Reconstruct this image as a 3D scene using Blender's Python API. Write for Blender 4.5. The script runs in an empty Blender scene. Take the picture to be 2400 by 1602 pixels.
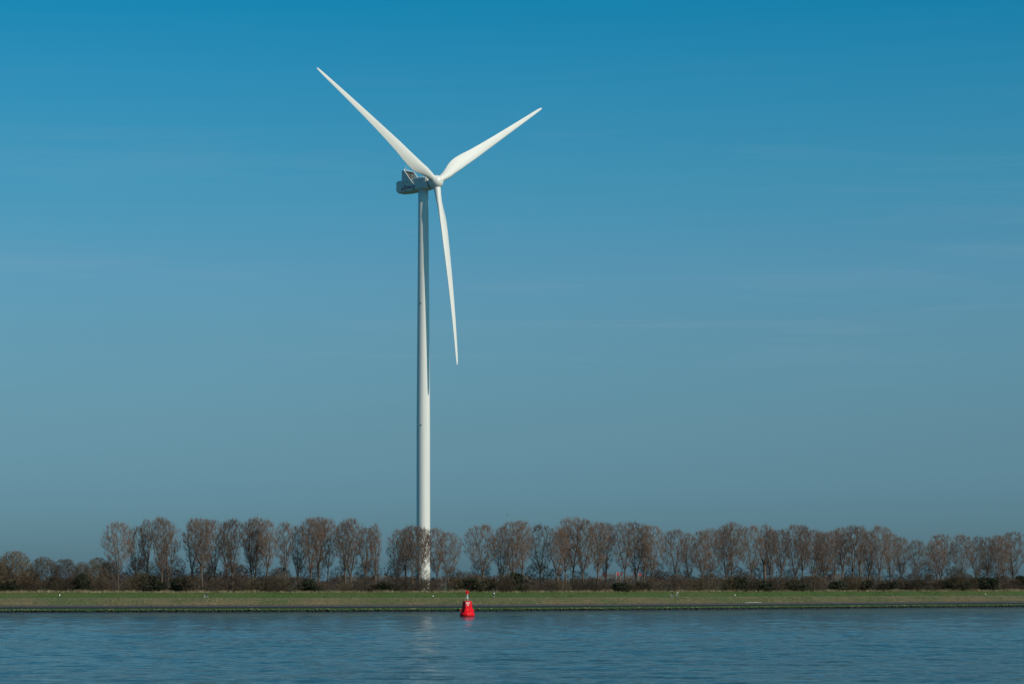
import bpy, math, random
import numpy as np
from mathutils import Vector, Matrix, noise as mnoise

scene = bpy.context.scene
COL = scene.collection
R = math.radians
F = 6000.0          # focal length in photograph pixels
EYE = 7.07          # camera height over the water
HORIZ = 1369.0
SUN_AZ, SUN_EL = 51.0, 36.5   # azimuth to the right of "towards the camera"

def px(x, y, D):
    """a photograph pixel at depth D -> a point in the place"""
    return Vector(((x - 1200) * D / F, D, EYE + (HORIZ - y) * D / F))

# ------------------------------------------------------------------ helpers
def link(o, parent=None):
    COL.objects.link(o)
    if parent is not None:
        o.parent = parent
    return o

def mesh_obj(name, verts, faces, mat, parent=None, smooth=False):
    me = bpy.data.meshes.new(name)
    me.from_pydata([tuple(v) for v in verts], [], faces)
    me.validate()
    if mat:
        me.materials.append(mat)
    if smooth:
        me.polygons.foreach_set('use_smooth', [True] * len(me.polygons))
    me.update()
    return link(bpy.data.objects.new(name, me), parent)

def fast_mesh(name, verts, quads=None, tris=None, mat=None, smooth=False):
    """numpy arrays -> mesh"""
    me = bpy.data.meshes.new(name)
    nq = 0 if quads is None else len(quads)
    nt = 0 if tris is None else len(tris)
    me.vertices.add(len(verts))
    me.vertices.foreach_set('co', np.asarray(verts, dtype=np.float32).ravel())
    idx = []
    if nq: idx.append(np.asarray(quads).ravel())
    if nt: idx.append(np.asarray(tris).ravel())
    idx = np.concatenate(idx).astype(np.int32)
    me.loops.add(len(idx))
    me.loops.foreach_set('vertex_index', idx)
    me.polygons.add(nq + nt)
    starts = np.concatenate([np.arange(nq) * 4, nq * 4 + np.arange(nt) * 3]).astype(np.int32)
    me.polygons.foreach_set('loop_start', starts)
    if smooth:
        me.polygons.foreach_set('use_smooth', np.ones(nq + nt, dtype=bool))
    me.update(calc_edges=True)
    me.validate()
    if mat:
        me.materials.append(mat)
    return me

def tag(o, label, cat, group=None, kind=None):
    o['label'] = label
    if cat: o['category'] = cat
    if group: o['group'] = group
    if kind: o['kind'] = kind
    return o

def structure(o, label=None):
    o['kind'] = 'structure'
    if label: o['label'] = label
    return o

def empty(name, loc, rz=0.0):
    o = bpy.data.objects.new(name, None)
    o.location = loc
    o.rotation_euler = (0, 0, rz)
    o.empty_display_size = 0.5
    return link(o)

def copy_tree(o, parent=None):
    c = o.copy(); COL.objects.link(c); c.parent = parent
    for ch in list(o.children):
        copy_tree(ch, c)
    return c

class MB:
    """collects shapes into one mesh"""
    def __init__(s): s.v = []; s.f = []
    def add(s, vs, fs):
        n = len(s.v); s.v += [Vector(v) for v in vs]; s.f += [tuple(i + n for i in f) for f in fs]
    def box(s, a, b, M=None):
        x0, y0, z0 = a; x1, y1, z1 = b
        vs = [Vector(p) for p in ((x0,y0,z0),(x1,y0,z0),(x1,y1,z0),(x0,y1,z0),(x0,y0,z1),(x1,y0,z1),(x1,y1,z1),(x0,y1,z1))]
        if M: vs = [M @ v for v in vs]
        s.add(vs, [(0,3,2,1),(4,5,6,7),(0,1,5,4),(1,2,6,5),(2,3,7,6),(3,0,4,7)])
    def tube(s, pts, rads, n=8, cap=True, start=0.0):
        pts = [Vector(p) for p in pts]
        if not hasattr(rads, '__len__'): rads = [rads] * len(pts)
        rings = []
        up = None
        for i, p in enumerate(pts):
            t = (pts[min(i+1, len(pts)-1)] - pts[max(i-1, 0)]).normalized()
            if up is None:
                up = Vector((0,0,1)) if abs(t.z) < .9 else Vector((1,0,0))
            s1 = t.cross(up).normalized(); s2 = s1.cross(t).normalized(); up = s2
            rings.append([p + (s1*math.cos(start+2*math.pi*k/n) + s2*math.sin(start+2*math.pi*k/n))*rads[i] for k in range(n)])
        vs = [v for r in rings for v in r]; fs = []
        for i in range(len(pts)-1):
            for k in range(n):
                fs.append((i*n+k, i*n+(k+1) % n, (i+1)*n+(k+1) % n, (i+1)*n+k))
        if cap:
            fs.append(tuple(range(n))[::-1]); fs.append(tuple((len(pts)-1)*n+k for k in range(n)))
        s.add(vs, fs)
    def lathe(s, prof, n=24, M=None, start=0.0, cap=True):
        """prof = [(r, z)...] round the z axis"""
        vs = []; fs = []
        for r_, z in prof:
            for k in range(n):
                a = start + 2*math.pi*k/n
                v = Vector((r_*math.cos(a), r_*math.sin(a), z)); vs.append(M @ v if M else v)
        for i in range(len(prof)-1):
            for k in range(n):
                fs.append((i*n+k, i*n+(k+1) % n, (i+1)*n+(k+1) % n, (i+1)*n+k))
        if cap:
            fs.append(tuple(range(n))[::-1]); fs.append(tuple((len(prof)-1)*n+k for k in range(n)))
        s.add(vs, fs)
    def ball(s, c, r, n=10, m=7, sc=(1,1,1)):
        c = Vector(c); vs = []; fs = []
        for i in range(1, m):
            th = math.pi*i/m
            for k in range(n):
                a = 2*math.pi*k/n
                vs.append(c + Vector((math.sin(th)*math.cos(a)*r*sc[0], math.sin(th)*math.sin(a)*r*sc[1], -math.cos(th)*r*sc[2])))
        b = len(vs); vs += [c + Vector((0,0,-r*sc[2])), c + Vector((0,0,r*sc[2]))]
        for i in range(m-2):
            for k in range(n):
                fs.append((i*n+k, i*n+(k+1) % n, (i+1)*n+(k+1) % n, (i+1)*n+k))
        for k in range(n):
            fs.append((b, (k+1) % n, k)); fs.append((b+1, (m-2)*n+k, (m-2)*n+(k+1) % n))
        s.add(vs, fs)
    def build(s, name, mat, parent=None, smooth=False, M=None):
        vs = [M @ v for v in s.v] if M else s.v
        return mesh_obj(name, vs, s.f, mat, parent, smooth)

# ------------------------------------------------------------------ materials
def new_mat(name):
    m = bpy.data.materials.new(name); m.use_nodes = True
    nt = m.node_tree; b = nt.nodes['Principled BSDF']
    return m, nt, b

def N(nt, typ, **kw):
    n = nt.nodes.new(typ)
    for k, v in kw.items():
        if k in n.inputs.keys() if isinstance(k, str) else False: n.inputs[k].default_value = v
        else: setattr(n, k, v)
    return n

def ramp(nt, src, stops, interp='LINEAR'):
    r = nt.nodes.new('ShaderNodeValToRGB'); r.color_ramp.interpolation = interp
    e = r.color_ramp.elements
    while len(e) < len(stops): e.new(0.5)
    for i, (p, c) in enumerate(stops):
        e[i].position = p; e[i].color = (*c, 1) if len(c) == 3 else c
    nt.links.new(src, r.inputs['Fac'])
    return r.outputs['Color']

def noise_tex(nt, scale, detail=4, rough=.55, vec=None, mapscale=None, coord='Object', dist=0.0):
    tc = nt.nodes.new('ShaderNodeTexCoord'); src = tc.outputs[coord]
    if mapscale:
        mp = nt.nodes.new('ShaderNodeMapping'); mp.inputs['Scale'].default_value = mapscale
        nt.links.new(src, mp.inputs['Vector']); src = mp.outputs['Vector']
    n = nt.nodes.new('ShaderNodeTexNoise')
    n.inputs['Scale'].default_value = scale; n.inputs['Detail'].default_value = detail
    n.inputs['Roughness'].default_value = rough; n.inputs['Distortion'].default_value = dist
    nt.links.new(src, n.inputs['Vector'])
    return n.outputs['Fac']

def mixc(nt, fac, a, b, mode='MIX'):
    m = nt.nodes.new('ShaderNodeMix'); m.data_type = 'RGBA'; m.blend_type = mode
    for s_, v in ((0, fac), (6, a), (7, b)):
        if hasattr(v, 'is_output') or isinstance(v, bpy.types.NodeSocket): nt.links.new(v, m.inputs[s_])
        else: m.inputs[s_].default_value = v if s_ == 0 else (*v, 1)
    return m.outputs[2]

def simple(name, col, rough=.6, var=.12, scale=3.0, metal=0.0, bump=0.0, coord='Object', mapscale=None):
    m, nt, b = new_mat(name)
    f = noise_tex(nt, scale, 4, coord=coord, mapscale=mapscale)
    c = ramp(nt, f, [(.25, [x*(1-var) for x in col]), (.75, [min(1, x*(1+var)) for x in col])])
    nt.links.new(c, b.inputs['Base Color'])
    b.inputs['Roughness'].default_value = rough; b.inputs['Metallic'].default_value = metal
    if bump:
        bp = nt.nodes.new('ShaderNodeBump'); bp.inputs['Strength'].default_value = bump
        nt.links.new(f, bp.inputs['Height']); nt.links.new(bp.outputs['Normal'], b.inputs['Normal'])
    return m

def bark_mat(name, c1, c2, rnd=.25, scale=1.2):
    """twigs and bark: patchy, each tree a slightly different tone"""
    m, nt, b = new_mat(name)
    f = noise_tex(nt, scale, 3)
    c = ramp(nt, f, [(.3, c1), (.7, c2)])
    oi = nt.nodes.new('ShaderNodeObjectInfo')
    tone = ramp(nt, oi.outputs['Random'], [(0, (1-rnd, 1-rnd, 1-rnd)), (.5, (1, 1-rnd*.2, 1-rnd*.3)), (1, (1+rnd, 1+rnd*.9, 1+rnd*.8))])
    nt.links.new(mixc(nt, 1.0, c, tone, 'MULTIPLY'), b.inputs['Base Color'])
    b.inputs['Roughness'].default_value = .85
    b.inputs['Specular IOR Level'].default_value = .2
    return m

M = {}
M['bark'] = bark_mat('bark', (.075, .058, .046), (.17, .13, .105))
M['twig'] = bark_mat('budding_twigs', (.115, .078, .060), (.23, .158, .122))
M['twig_grey'] = bark_mat('grey_twigs', (.075, .062, .055), (.155, .125, .108))
M['twig_warm'] = bark_mat('warm_thicket_twigs', (.085, .066, .044), (.19, .145, .098))
M['twig_dark'] = bark_mat('shrub_twigs', (.055, .043, .034), (.125, .094, .068))
M['leaf_dark'] = bark_mat('evergreen_leaves', (.016, .024, .015), (.045, .052, .030))
M['twig_olive'] = bark_mat('olive_twigs', (.065, .055, .034), (.145, .115, .068))

def white_paint():
    m, nt, b = new_mat('white_gelcoat')
    f = noise_tex(nt, .35, 5, mapscale=(1, 1, .15))
    c = ramp(nt, f, [(.3, (.70, .70, .67)), (.7, (.80, .80, .77))])
    nt.links.new(c, b.inputs['Base Color']); b.inputs['Roughness'].default_value = .42
    return m
M['white'] = white_paint()

def tower_mat():
    """painted steel: cans welded every few metres, faint run-off streaks"""
    m, nt, b = new_mat('tower_paint')
    st = noise_tex(nt, 1.2, 4, mapscale=(1, 1, .02))
    c = ramp(nt, st, [(.3, (.68, .68, .65)), (.65, (.78, .78, .75))])
    tc = nt.nodes.new('ShaderNodeTexCoord'); sp = nt.nodes.new('ShaderNodeSeparateXYZ')
    nt.links.new(tc.outputs['Object'], sp.inputs[0])
    md = nt.nodes.new('ShaderNodeMath'); md.operation = 'PINGPONG'; md.inputs[1].default_value = 1.45
    nt.links.new(sp.outputs['Z'], md.inputs[0])
    seam = ramp(nt, md.outputs[0], [(0, (.93, .93, .93)), (.03, (1, 1, 1))])
    nt.links.new(mixc(nt, 1.0, c, seam, 'MULTIPLY'), b.inputs['Base Color'])
    b.inputs['Roughness'].default_value = .38
    return m
M['tower'] = tower_mat()
M['grey_panel'] = simple('weathered_nacelle_panel', (.60, .66, .66), .45, .06, .8)
M['dark_gap'] = simple('dark_gap', (.02, .022, .025), .7)
M['radiator'] = simple('radiator_fins', (.33, .33, .31), .5, .35, 2.6, mapscale=(0.2, 3.0, 0.2))
M['steel'] = simple('galvanised_steel', (.55, .55, .53), .4, .1, 4, metal=.3)
M['red'] = simple('buoy_red', (.80, .006, .014), .5, .22, 1.6, mapscale=(2, 2, .5))
M['red_bright'] = simple('buoy_red_bright', (.97, .02, .03), .45, .03, 2.0)  # brighter, more even red for the hatch and topmark
for q in ('red', 'red_bright'): M[q].node_tree.nodes['Principled BSDF'].inputs['Specular IOR Level'].default_value = .2
M['buoy_base'] = simple('buoy_wet_band', (.06, .012, .015), .3, .3, 5)
M['letter_white'] = simple('letter_white', (.85, .85, .82), .5, .03)
M['tyre'] = simple('tyre_rubber', (.02, .02, .02), .7)
M['bike'] = simple('bicycle_silver', (.55, .56, .55), .35, .05, metal=.4)
M['bike_dark'] = simple('bicycle_black', (.03, .03, .035), .4)
M['skin'] = simple('skin', (.48, .28, .20), .55, .05)
M['hair'] = simple('dark_hair', (.035, .022, .015), .7, .2, 40)
M['teal'] = simple('jacket_teal', (.03, .11, .14), .8, .15, 6)
M['navy'] = simple('cloth_navy', (.015, .022, .04), .85, .15, 6)
M['black'] = simple('cloth_black', (.012, .013, .015), .85, .2, 6)
M['whitecloth'] = simple('cloth_white', (.72, .74, .76), .85, .06, 6)
M['tan'] = simple('cloth_khaki', (.30, .22, .14), .85, .1, 6)
M['paleblue'] = simple('cloth_pale_blue', (.25, .40, .46), .85, .1, 6)
M['marker_white'] = simple('marker_white', (.9, .9, .86), .45, .03)
M['flag_red'] = simple('flag_red', (.62, .05, .05), .8, .1)
M['stone_pale'] = simple('pale_stone', (.55, .52, .46), .8, .2, 5)
M['stone_dark'] = simple('dark_stone', (.06, .05, .05), .8, .3, 5)
M['concrete'] = simple('old_concrete', (.42, .41, .37), .85, .15, 2)

# Eneco lettering: crimson at one end, violet at the other
def letter_mat():
    m, nt, b = new_mat('lettering_crimson_violet')
    tc = nt.nodes.new('ShaderNodeTexCoord'); sp = nt.nodes.new('ShaderNodeSeparateXYZ')
    nt.links.new(tc.outputs['Generated'], sp.inputs[0])
    c = ramp(nt, sp.outputs['X'], [(0, (.50, .01, .05)), (.35, (.30, .005, .08)), (1, (.10, .008, .14))])
    nt.links.new(c, b.inputs['Base Color']); b.inputs['Roughness'].default_value = .4
    return m
M['eneco'] = letter_mat()

# ------------------------------------------------------------------ camera
cam_d = bpy.data.cameras.new('camera'); cam = bpy.data.objects.new('camera', cam_d); COL.objects.link(cam)
cam.location = (0, 0, EYE); cam.rotation_euler = (R(90), 0, 0)
cam_d.sensor_width = 36; cam_d.lens = F / 2400 * 36
cam_d.shift_y = (HORIZ - 801) / 2400
cam_d.clip_start = 1; cam_d.clip_end = 60000
scene.camera = cam

# ------------------------------------------------------------------ sun and sky
sdir = Vector((math.sin(R(SUN_AZ))*math.cos(R(SUN_EL)), -math.cos(R(SUN_AZ))*math.cos(R(SUN_EL)), math.sin(R(SUN_EL))))
sl = bpy.data.lights.new('sun', 'SUN'); sl.energy = 3.45; sl.angle = R(.53); sl.color = (1, .88, .70)
so = bpy.data.objects.new('sun', sl); COL.objects.link(so)
so.rotation_euler = sdir.to_track_quat('Z', 'Y').to_euler()

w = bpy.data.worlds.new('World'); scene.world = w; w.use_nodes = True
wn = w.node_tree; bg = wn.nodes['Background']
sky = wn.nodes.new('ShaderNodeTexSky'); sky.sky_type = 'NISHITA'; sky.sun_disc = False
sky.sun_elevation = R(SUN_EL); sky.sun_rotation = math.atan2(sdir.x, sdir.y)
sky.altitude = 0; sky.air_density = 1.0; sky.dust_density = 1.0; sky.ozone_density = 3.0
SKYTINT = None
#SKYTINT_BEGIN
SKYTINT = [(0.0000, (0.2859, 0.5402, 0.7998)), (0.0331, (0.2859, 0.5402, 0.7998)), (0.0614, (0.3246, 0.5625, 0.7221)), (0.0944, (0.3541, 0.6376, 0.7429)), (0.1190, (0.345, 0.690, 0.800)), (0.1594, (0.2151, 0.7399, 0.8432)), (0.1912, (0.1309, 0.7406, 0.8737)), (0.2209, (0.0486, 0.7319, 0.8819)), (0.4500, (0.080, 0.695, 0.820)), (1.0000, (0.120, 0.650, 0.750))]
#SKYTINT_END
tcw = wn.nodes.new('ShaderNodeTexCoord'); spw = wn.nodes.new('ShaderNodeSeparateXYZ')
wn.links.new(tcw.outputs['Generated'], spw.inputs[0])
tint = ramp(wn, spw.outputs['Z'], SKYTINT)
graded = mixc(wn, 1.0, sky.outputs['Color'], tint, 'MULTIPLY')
# thin high cirrus: long faint streaks
mpw = wn.nodes.new('ShaderNodeMapping'); mpw.inputs['Scale'].default_value = (2.2, 2.2, 34); mpw.inputs['Rotation'].default_value = (0, R(-2.2), 0)
wn.links.new(tcw.outputs['Generated'], mpw.inputs['Vector'])
nzw = wn.nodes.new('ShaderNodeTexNoise'); nzw.inputs['Scale'].default_value = 2.6; nzw.inputs['Detail'].default_value = 7; nzw.inputs['Roughness'].default_value = .62; nzw.inputs['Distortion'].default_value = .6
wn.links.new(mpw.outputs['Vector'], nzw.inputs['Vector'])
cirrus = ramp(wn, nzw.outputs['Fac'], [(.52, (0, 0, 0)), (.74, (.20, .20, .20))])
zm = ramp(wn, spw.outputs['Z'], [(.05, (0, 0, 0)), (.105, (1, 1, 1)), (.15, (.6, .6, .6)), (.20, (.1, .1, .1))])
cirrus = mixc(wn, 1.0, cirrus, zm, 'MULTIPLY')
final = mixc(wn, cirrus, graded, (.32*8, .48*8, .62*8))
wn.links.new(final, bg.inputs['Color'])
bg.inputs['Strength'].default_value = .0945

scene.view_settings.view_transform = 'Standard'; scene.view_settings.look = 'None'
scene.view_settings.exposure = 0; scene.view_settings.gamma = 1
scene.view_settings.use_curve_mapping = False

# ------------------------------------------------------------------ shoreline
SX = [-2500, -700, -129, -88, -44, 0, 48, 104, 162, 230, 420, 3000]
SY = [ 120, 520, 647, 655, 664, 681, 717, 765, 812, 858, 960, 2100]
def hermite(x):
    i = 0
    while i < len(SX)-2 and x > SX[i+1]: i += 1
    def m(j):
        if j == 0: return (SY[1]-SY[0])/(SX[1]-SX[0])
        if j == len(SX)-1: return (SY[-1]-SY[-2])/(SX[-1]-SX[-2])
        return (SY[j+1]-SY[j-1])/(SX[j+1]-SX[j-1])
    h = SX[i+1]-SX[i]; t = (x-SX[i])/h
    return ((2*t**3-3*t*t+1)*SY[i] + (t**3-2*t*t+t)*h*m(i) + (-2*t**3+3*t*t)*SY[i+1] + (t**3-t*t)*h*m(i+1))
def shore(x): return hermite(x)
# dike profile: offset behind the waterline -> height over the water
PO = [-12, 0, 2.1, 5.6, 9.8, 15.3, 33.5, 36.5, 51.6, 60, 9000]
PZ = [-1.6, -.05, .31, .83, 1.24, 1.78, 3.30, 3.40, 4.93, 5.0, 5.0]
def prof(o): return float(np.interp(o, PO, PZ))
def on_dike(pxx, off):
    """the point of the dike that is seen in column pxx at this offset behind the waterline"""
    D = 700.0
    for _ in range(30):
        x = (pxx-1200)*D/F; D = .5*D + .5*(shore(x)+off)
    x = (pxx-1200)*D/F
    return Vector((x, D, prof(off)))

xs = list(np.concatenate([np.linspace(-2500, -260, 24), np.linspace(-250, 330, 233), np.linspace(345, 3000, 40)]))
def band(name, o0, o1, n, mat, amp=0.0, freq=.5):
    vs = []; fs = []
    for i, x in enumerate(xs):
        for j in range(n+1):
            o = o0 + (o1-o0)*j/n
            y = shore(x)+o
            z = prof(o)
            if amp and 0 < j < n: z += amp*mnoise.noise(Vector((x*freq, y*freq, 3.1)))
            vs.append((x, y, z))
    for i in range(len(xs)-1):
        for j in range(n):
            a = i*(n+1)+j; fs.append((a, a+n+1, a+n+2, a+1))
    o = mesh_obj(name, vs, fs, mat, smooth=True)
    return structure(o)

def ground_mat(name, stops, scale, mapscale=(1, 1, 1), scale2=None, stops2=None, mixr=(.4, .6), bump=.3, rough=.9, bumpdist=.3):
    m, nt, b = new_mat(name)
    f = noise_tex(nt, scale, 6, .65, mapscale=mapscale)
    c = ramp(nt, f, stops)
    if scale2:
        f2 = noise_tex(nt, scale2, 4, .6, mapscale=(1, .5, 1))
        k = ramp(nt, f2, [(mixr[0], (0, 0, 0)), (mixr[1], (1, 1, 1))])
        c2 = ramp(nt, f, stops2)
        c = mixc(nt, k, c, c2)
    nt.links.new(c, b.inputs['Base Color']); b.inputs['Roughness'].default_value = rough
    b.inputs['Specular IOR Level'].default_value = .2
    bp = nt.nodes.new('ShaderNodeBump'); bp.inputs['Strength'].default_value = bump; bp.inputs['Distance'].default_value = bumpdist
    nt.links.new(f, bp.inputs['Height']); nt.links.new(bp.outputs['Normal'], b.inputs['Normal'])
    return m
M['grass'] = ground_mat('mown_grass', [(.3, (.040, .080, .020)), (.7, (.088, .138, .036))], 1.6, (1, .25, 1), .05,
                        [(.3, (.075, .095, .030)), (.7, (.12, .14, .05))], (.48, .72))
M['dry'] = ground_mat('dry_grass_on_stone', [(.3, (.080, .068, .036)), (.68, (.25, .195, .10))], 2.0, (1, .3, 1), .07,
                      [(.3, (.05, .075, .026)), (.7, (.13, .155, .055))], (.38, .56))
M['path'] = ground_mat('cycle_path_asphalt', [(.3, (.13, .14, .12)), (.7, (.18, .185, .16))], 2.0)
M['revet'] = ground_mat('stone_revetment', [(.3, (.040, .038, .038)), (.5, (.085, .076, .070)), (.7, (.15, .135, .12))], 1.6, (1, .6, 1), bump=.6)
M['wetstone'] = ground_mat('wet_dark_stone', [(.35, (.008, .014, .016)), (.7, (.03, .042, .045))], 1.6, (1, .6, 1), bump=.6, rough=.6)
M['algae'] = ground_mat('algae_on_stone', [(.3, (.014, .040, .012)), (.7, (.060, .110, .022))], 1.3, (1, .5, 1), bump=.6, rough=.7)
M['field'] = ground_mat('far_field', [(.3, (.03, .06, .025)), (.7, (.06, .09, .035))], .2)
M['mud'] = ground_mat('river_bed', [(.3, (.02, .025, .02)), (.7, (.04, .045, .035))], .5)

band('riverbed', -12, 2.1, 3, M['mud'])
band('algae_slope', 2.1, 7.0, 4, M['algae'], .12, .9)
band('wet_stone_slope', 7.0, 10.2, 2, M['wetstone'], .08, .9)
band('stone_revetment', 10.2, 15.3, 4, M['revet'], .06, .7)
band('dry_grass_slope', 15.3, 33.5, 8, M['dry'], .10, .5)
band('cycle_path', 33.5, 36.5, 1, M['path'])
band('grass_slope', 36.5, 60, 8, M['grass'], .12, .12)
band('ground', 60, 12000, 10, M['field'])

# water: one sheet, its ripples in the material and long low waves in the mesh
def water():
    m, nt, b = new_mat('river_water')
    b.inputs['Base Color'].default_value = (.034, .060, .062, 1)
    b.inputs['Roughness'].default_value = .05
    b.inputs['IOR'].default_value = 1.333
    b.inputs['Specular IOR Level'].default_value = .5
    f1 = noise_tex(nt, 1.1, 7, .68, mapscale=(.55, 1, 1), dist=.3)
    f2 = noise_tex(nt, .16, 3, .5, mapscale=(.5, 1, 1))
    f3 = noise_tex(nt, .012, 3, .5, mapscale=(.35, 1, 1))
    ma = nt.nodes.new('ShaderNodeMath'); ma.operation = 'MULTIPLY_ADD'
    nt.links.new(f2, ma.inputs[0]); ma.inputs[1].default_value = 3.2; nt.links.new(f1, ma.inputs[2])
    bp = nt.nodes.new('ShaderNodeBump'); bp.inputs['Distance'].default_value = .28
    st = ramp(nt, f3, [(.35, (.55,)*3), (.65, (.95,)*3)])
    nt.links.new(st, bp.inputs['Strength'])
    nt.links.new(ma.outputs[0], bp.inputs['Height']); nt.links.new(bp.outputs['Normal'], b.inputs['Normal'])
    ys = [-400, 0, 90, 150]; y = 176.0
    while y < 900: ys.append(y); y += max(.38, y*y/220000)
    ys += [1200, 2500, 6000]
    NC = 440
    def X(y): return [-2600, -.5*abs(y)-300] + list(np.linspace(-.235*abs(y)-4, .235*abs(y)+4, NC)) + [.5*abs(y)+320, 3100]
    nz = mnoise.noise; vs = []; fs = []
    for y in ys:
        dy = max(.38, y*y/220000); live = 176 <= y < 900
        oc = [(lx, ly, a_*max(0, min(1, (ly/dy-1.6)/1.6)), q) for lx, ly, a_, q in ((26, 11, .09, 1.3), (10, 4.2, .15, 7.7), (3.6, 1.9, .11, 9.1), (1.7, .95, .06, 23.1))]
        oc = [o for o in oc if o[2] > 0]
        xr = X(y)
        for k, x in enumerate(xr):
            z = 0.0
            if live and 2 <= k < NC+2:
                for lx, ly, a_, q in oc:
                    t = nz(Vector((x/lx+.15*y/ly, y/ly, q)))
                    z += a_*(t if q > 10 else (.5-abs(t)*1.6)*1.0)
            vs.append((x, y, z))
    n = NC+4
    for j in range(len(ys)-1):
        for i in range(n-1):
            a = j*n+i; fs.append((a, a+1, a+n+1, a+n))
    o = link(bpy.data.objects.new('water', fast_mesh('water', np.array(vs), quads=np.array(fs), mat=m, smooth=True)))
    return structure(o)
water()

# ------------------------------------------------------------------ stuff on the bank
rng = np.random.default_rng(11)
def rubble():
    """the loose, weed-grown stones along the waterline"""
    import bmesh
    bmt = bmesh.new(); bmesh.ops.create_icosphere(bmt, subdivisions=1, radius=1)
    bv = np.array([v.co[:] for v in bmt.verts]); bf = np.array([[v.index for v in f.verts] for f in bmt.faces]); bmt.free()
    V = []; T = []; n = 0
    for k in range(9500):
        x = rng.uniform(-175, 205); o = rng.uniform(-.9, 3.4)
        if o > .6 and mnoise.noise(Vector((x*.45, o*.5, 8))) + .5*mnoise.noise(Vector((x*.08, 0, 4))) < rng.uniform(-.5, .25): continue
        s = rng.uniform(.12, .36) * (1.2 if o < 1.5 else .8)
        z = prof(o) + s*.25 + (rng.uniform(0, .45) if .3 < o < 2.2 else 0)
        v = bv * (1 + rng.uniform(-.36, .36, (len(bv), 1))) * np.array([s*rng.uniform(.8, 1.5), s, s*rng.uniform(.5, .8)])
        a = rng.uniform(0, 6.28); c_, s_ = math.cos(a), math.sin(a)
        v = v @ np.array([[c_, s_, 0], [-s_, c_, 0], [0, 0, 1]])
        V.append(v + np.array([x, shore(x)+o, z])); T.append(bf + n); n += len(bv)
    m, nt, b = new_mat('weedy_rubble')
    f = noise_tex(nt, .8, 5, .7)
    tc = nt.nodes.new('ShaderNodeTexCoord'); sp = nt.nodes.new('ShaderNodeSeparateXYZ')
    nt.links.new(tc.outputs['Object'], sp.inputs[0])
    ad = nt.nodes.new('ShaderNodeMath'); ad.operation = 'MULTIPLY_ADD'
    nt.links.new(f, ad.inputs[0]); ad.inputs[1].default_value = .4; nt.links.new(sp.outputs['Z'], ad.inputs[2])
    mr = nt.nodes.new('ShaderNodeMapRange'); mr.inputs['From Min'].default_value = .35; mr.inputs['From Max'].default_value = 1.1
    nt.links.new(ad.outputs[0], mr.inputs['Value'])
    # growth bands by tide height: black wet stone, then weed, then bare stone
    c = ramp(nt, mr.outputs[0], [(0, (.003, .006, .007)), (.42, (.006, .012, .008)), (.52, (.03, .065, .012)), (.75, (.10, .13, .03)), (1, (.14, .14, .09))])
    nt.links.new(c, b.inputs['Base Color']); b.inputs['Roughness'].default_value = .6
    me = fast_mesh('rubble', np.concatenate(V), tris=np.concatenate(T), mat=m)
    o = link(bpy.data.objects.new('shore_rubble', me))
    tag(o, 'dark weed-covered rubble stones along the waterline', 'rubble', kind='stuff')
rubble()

def tufts(name, label, n, fo, hh, mats_col, clump=.03, xr=(-172, 205), lean=.35, wid=.05):
    """narrow blades of dead grass"""
    V = np.zeros((n, 3, 3)); k = 0
    cnt = 0
    while k < n:
        x = rng.uniform(*xr); cl = mnoise.noise(Vector((x*clump*6, 1.7, fo[0]))) + mnoise.noise(Vector((x*clump*30, 9.7, fo[0])))*.7
        cnt += 1
        if cl < rng.uniform(-.9, .7): continue
        o = rng.uniform(*fo); h = rng.uniform(*hh) * (1 + max(0, cl)*.7)
        y = shore(x)+o; z = prof(o)-.03
        a = rng.uniform(0, 3.14); wv = np.array([math.cos(a), math.sin(a), 0]) * wid * rng.uniform(.6, 1.6)
        b0 = np.array([x, y, z])
        V[k, 0] = b0-wv; V[k, 1] = b0+wv; V[k, 2] = b0 + np.array([rng.normal(0, lean)*h, rng.normal(0, lean)*h, h]); k += 1
    m = simple(name + '_blades', mats_col, .85, .55, .5)
    me = fast_mesh(name, V.reshape(-1, 3), tris=np.arange(n*3).reshape(-1, 3), mat=m)
    tag(link(bpy.data.objects.new(name, me)), label, 'grass', kind='stuff')
tufts('dry_reed_fringe', 'straw coloured dead grass along the top of the dike', 24000, (50.5, 55), (.25, .75), (.26, .21, .12), .035)
tufts('dead_grass_tufts', 'dead brown grass between the stones of the slope', 42000, (14.0, 34.2), (.10, .34), (.22, .18, .10), .02, lean=.45)
tufts('green_grass_blades', 'short green grass on the upper slope of the dike', 26000, (36.6, 51.5), (.08, .24), (.075, .12, .035), .02, lean=.5, wid=.06)

# ------------------------------------------------------------------ wind turbine
TD = F / 7.734
hub_c = px(1022.3, 426.3, TD)
PSI = R(47.7); TILT = R(6)
ax = Vector((math.sin(PSI)*math.cos(TILT), -math.cos(PSI)*math.cos(TILT), math.sin(TILT)))   # rotor axis, towards the wind
ar = Vector((math.cos(PSI), math.sin(PSI), 0))
au = ax.cross(ar)
if au.z < 0: au = -au
out = -ar                                  # the flank of the nacelle that faces the river
axh = Vector((math.sin(PSI), -math.cos(PSI), 0))
tow_xy = hub_c - axh*5.45
base_z = 4.9
turb = empty('wind_turbine', (tow_xy.x, tow_xy.y, base_z))
tag(turb, 'tall white three-bladed wind turbine rising behind the row of bare poplars', 'wind turbine')
TB = Vector(turb.location)
def T(v): return Vector(v) - TB

# tower
top_z = hub_c.z - 2.45
Ht = top_z - base_z
mb = MB()
prof_t = []
for i in range(41):
    t = i/40
    r_ = 2.08 - .05*t - (.48*max(0, (t-.42)/.58))
    prof_t.append((r_, Ht*t))
mb.lathe(prof_t, 64)
tower = mb.build('tower', M['tower'], turb, True)
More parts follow.
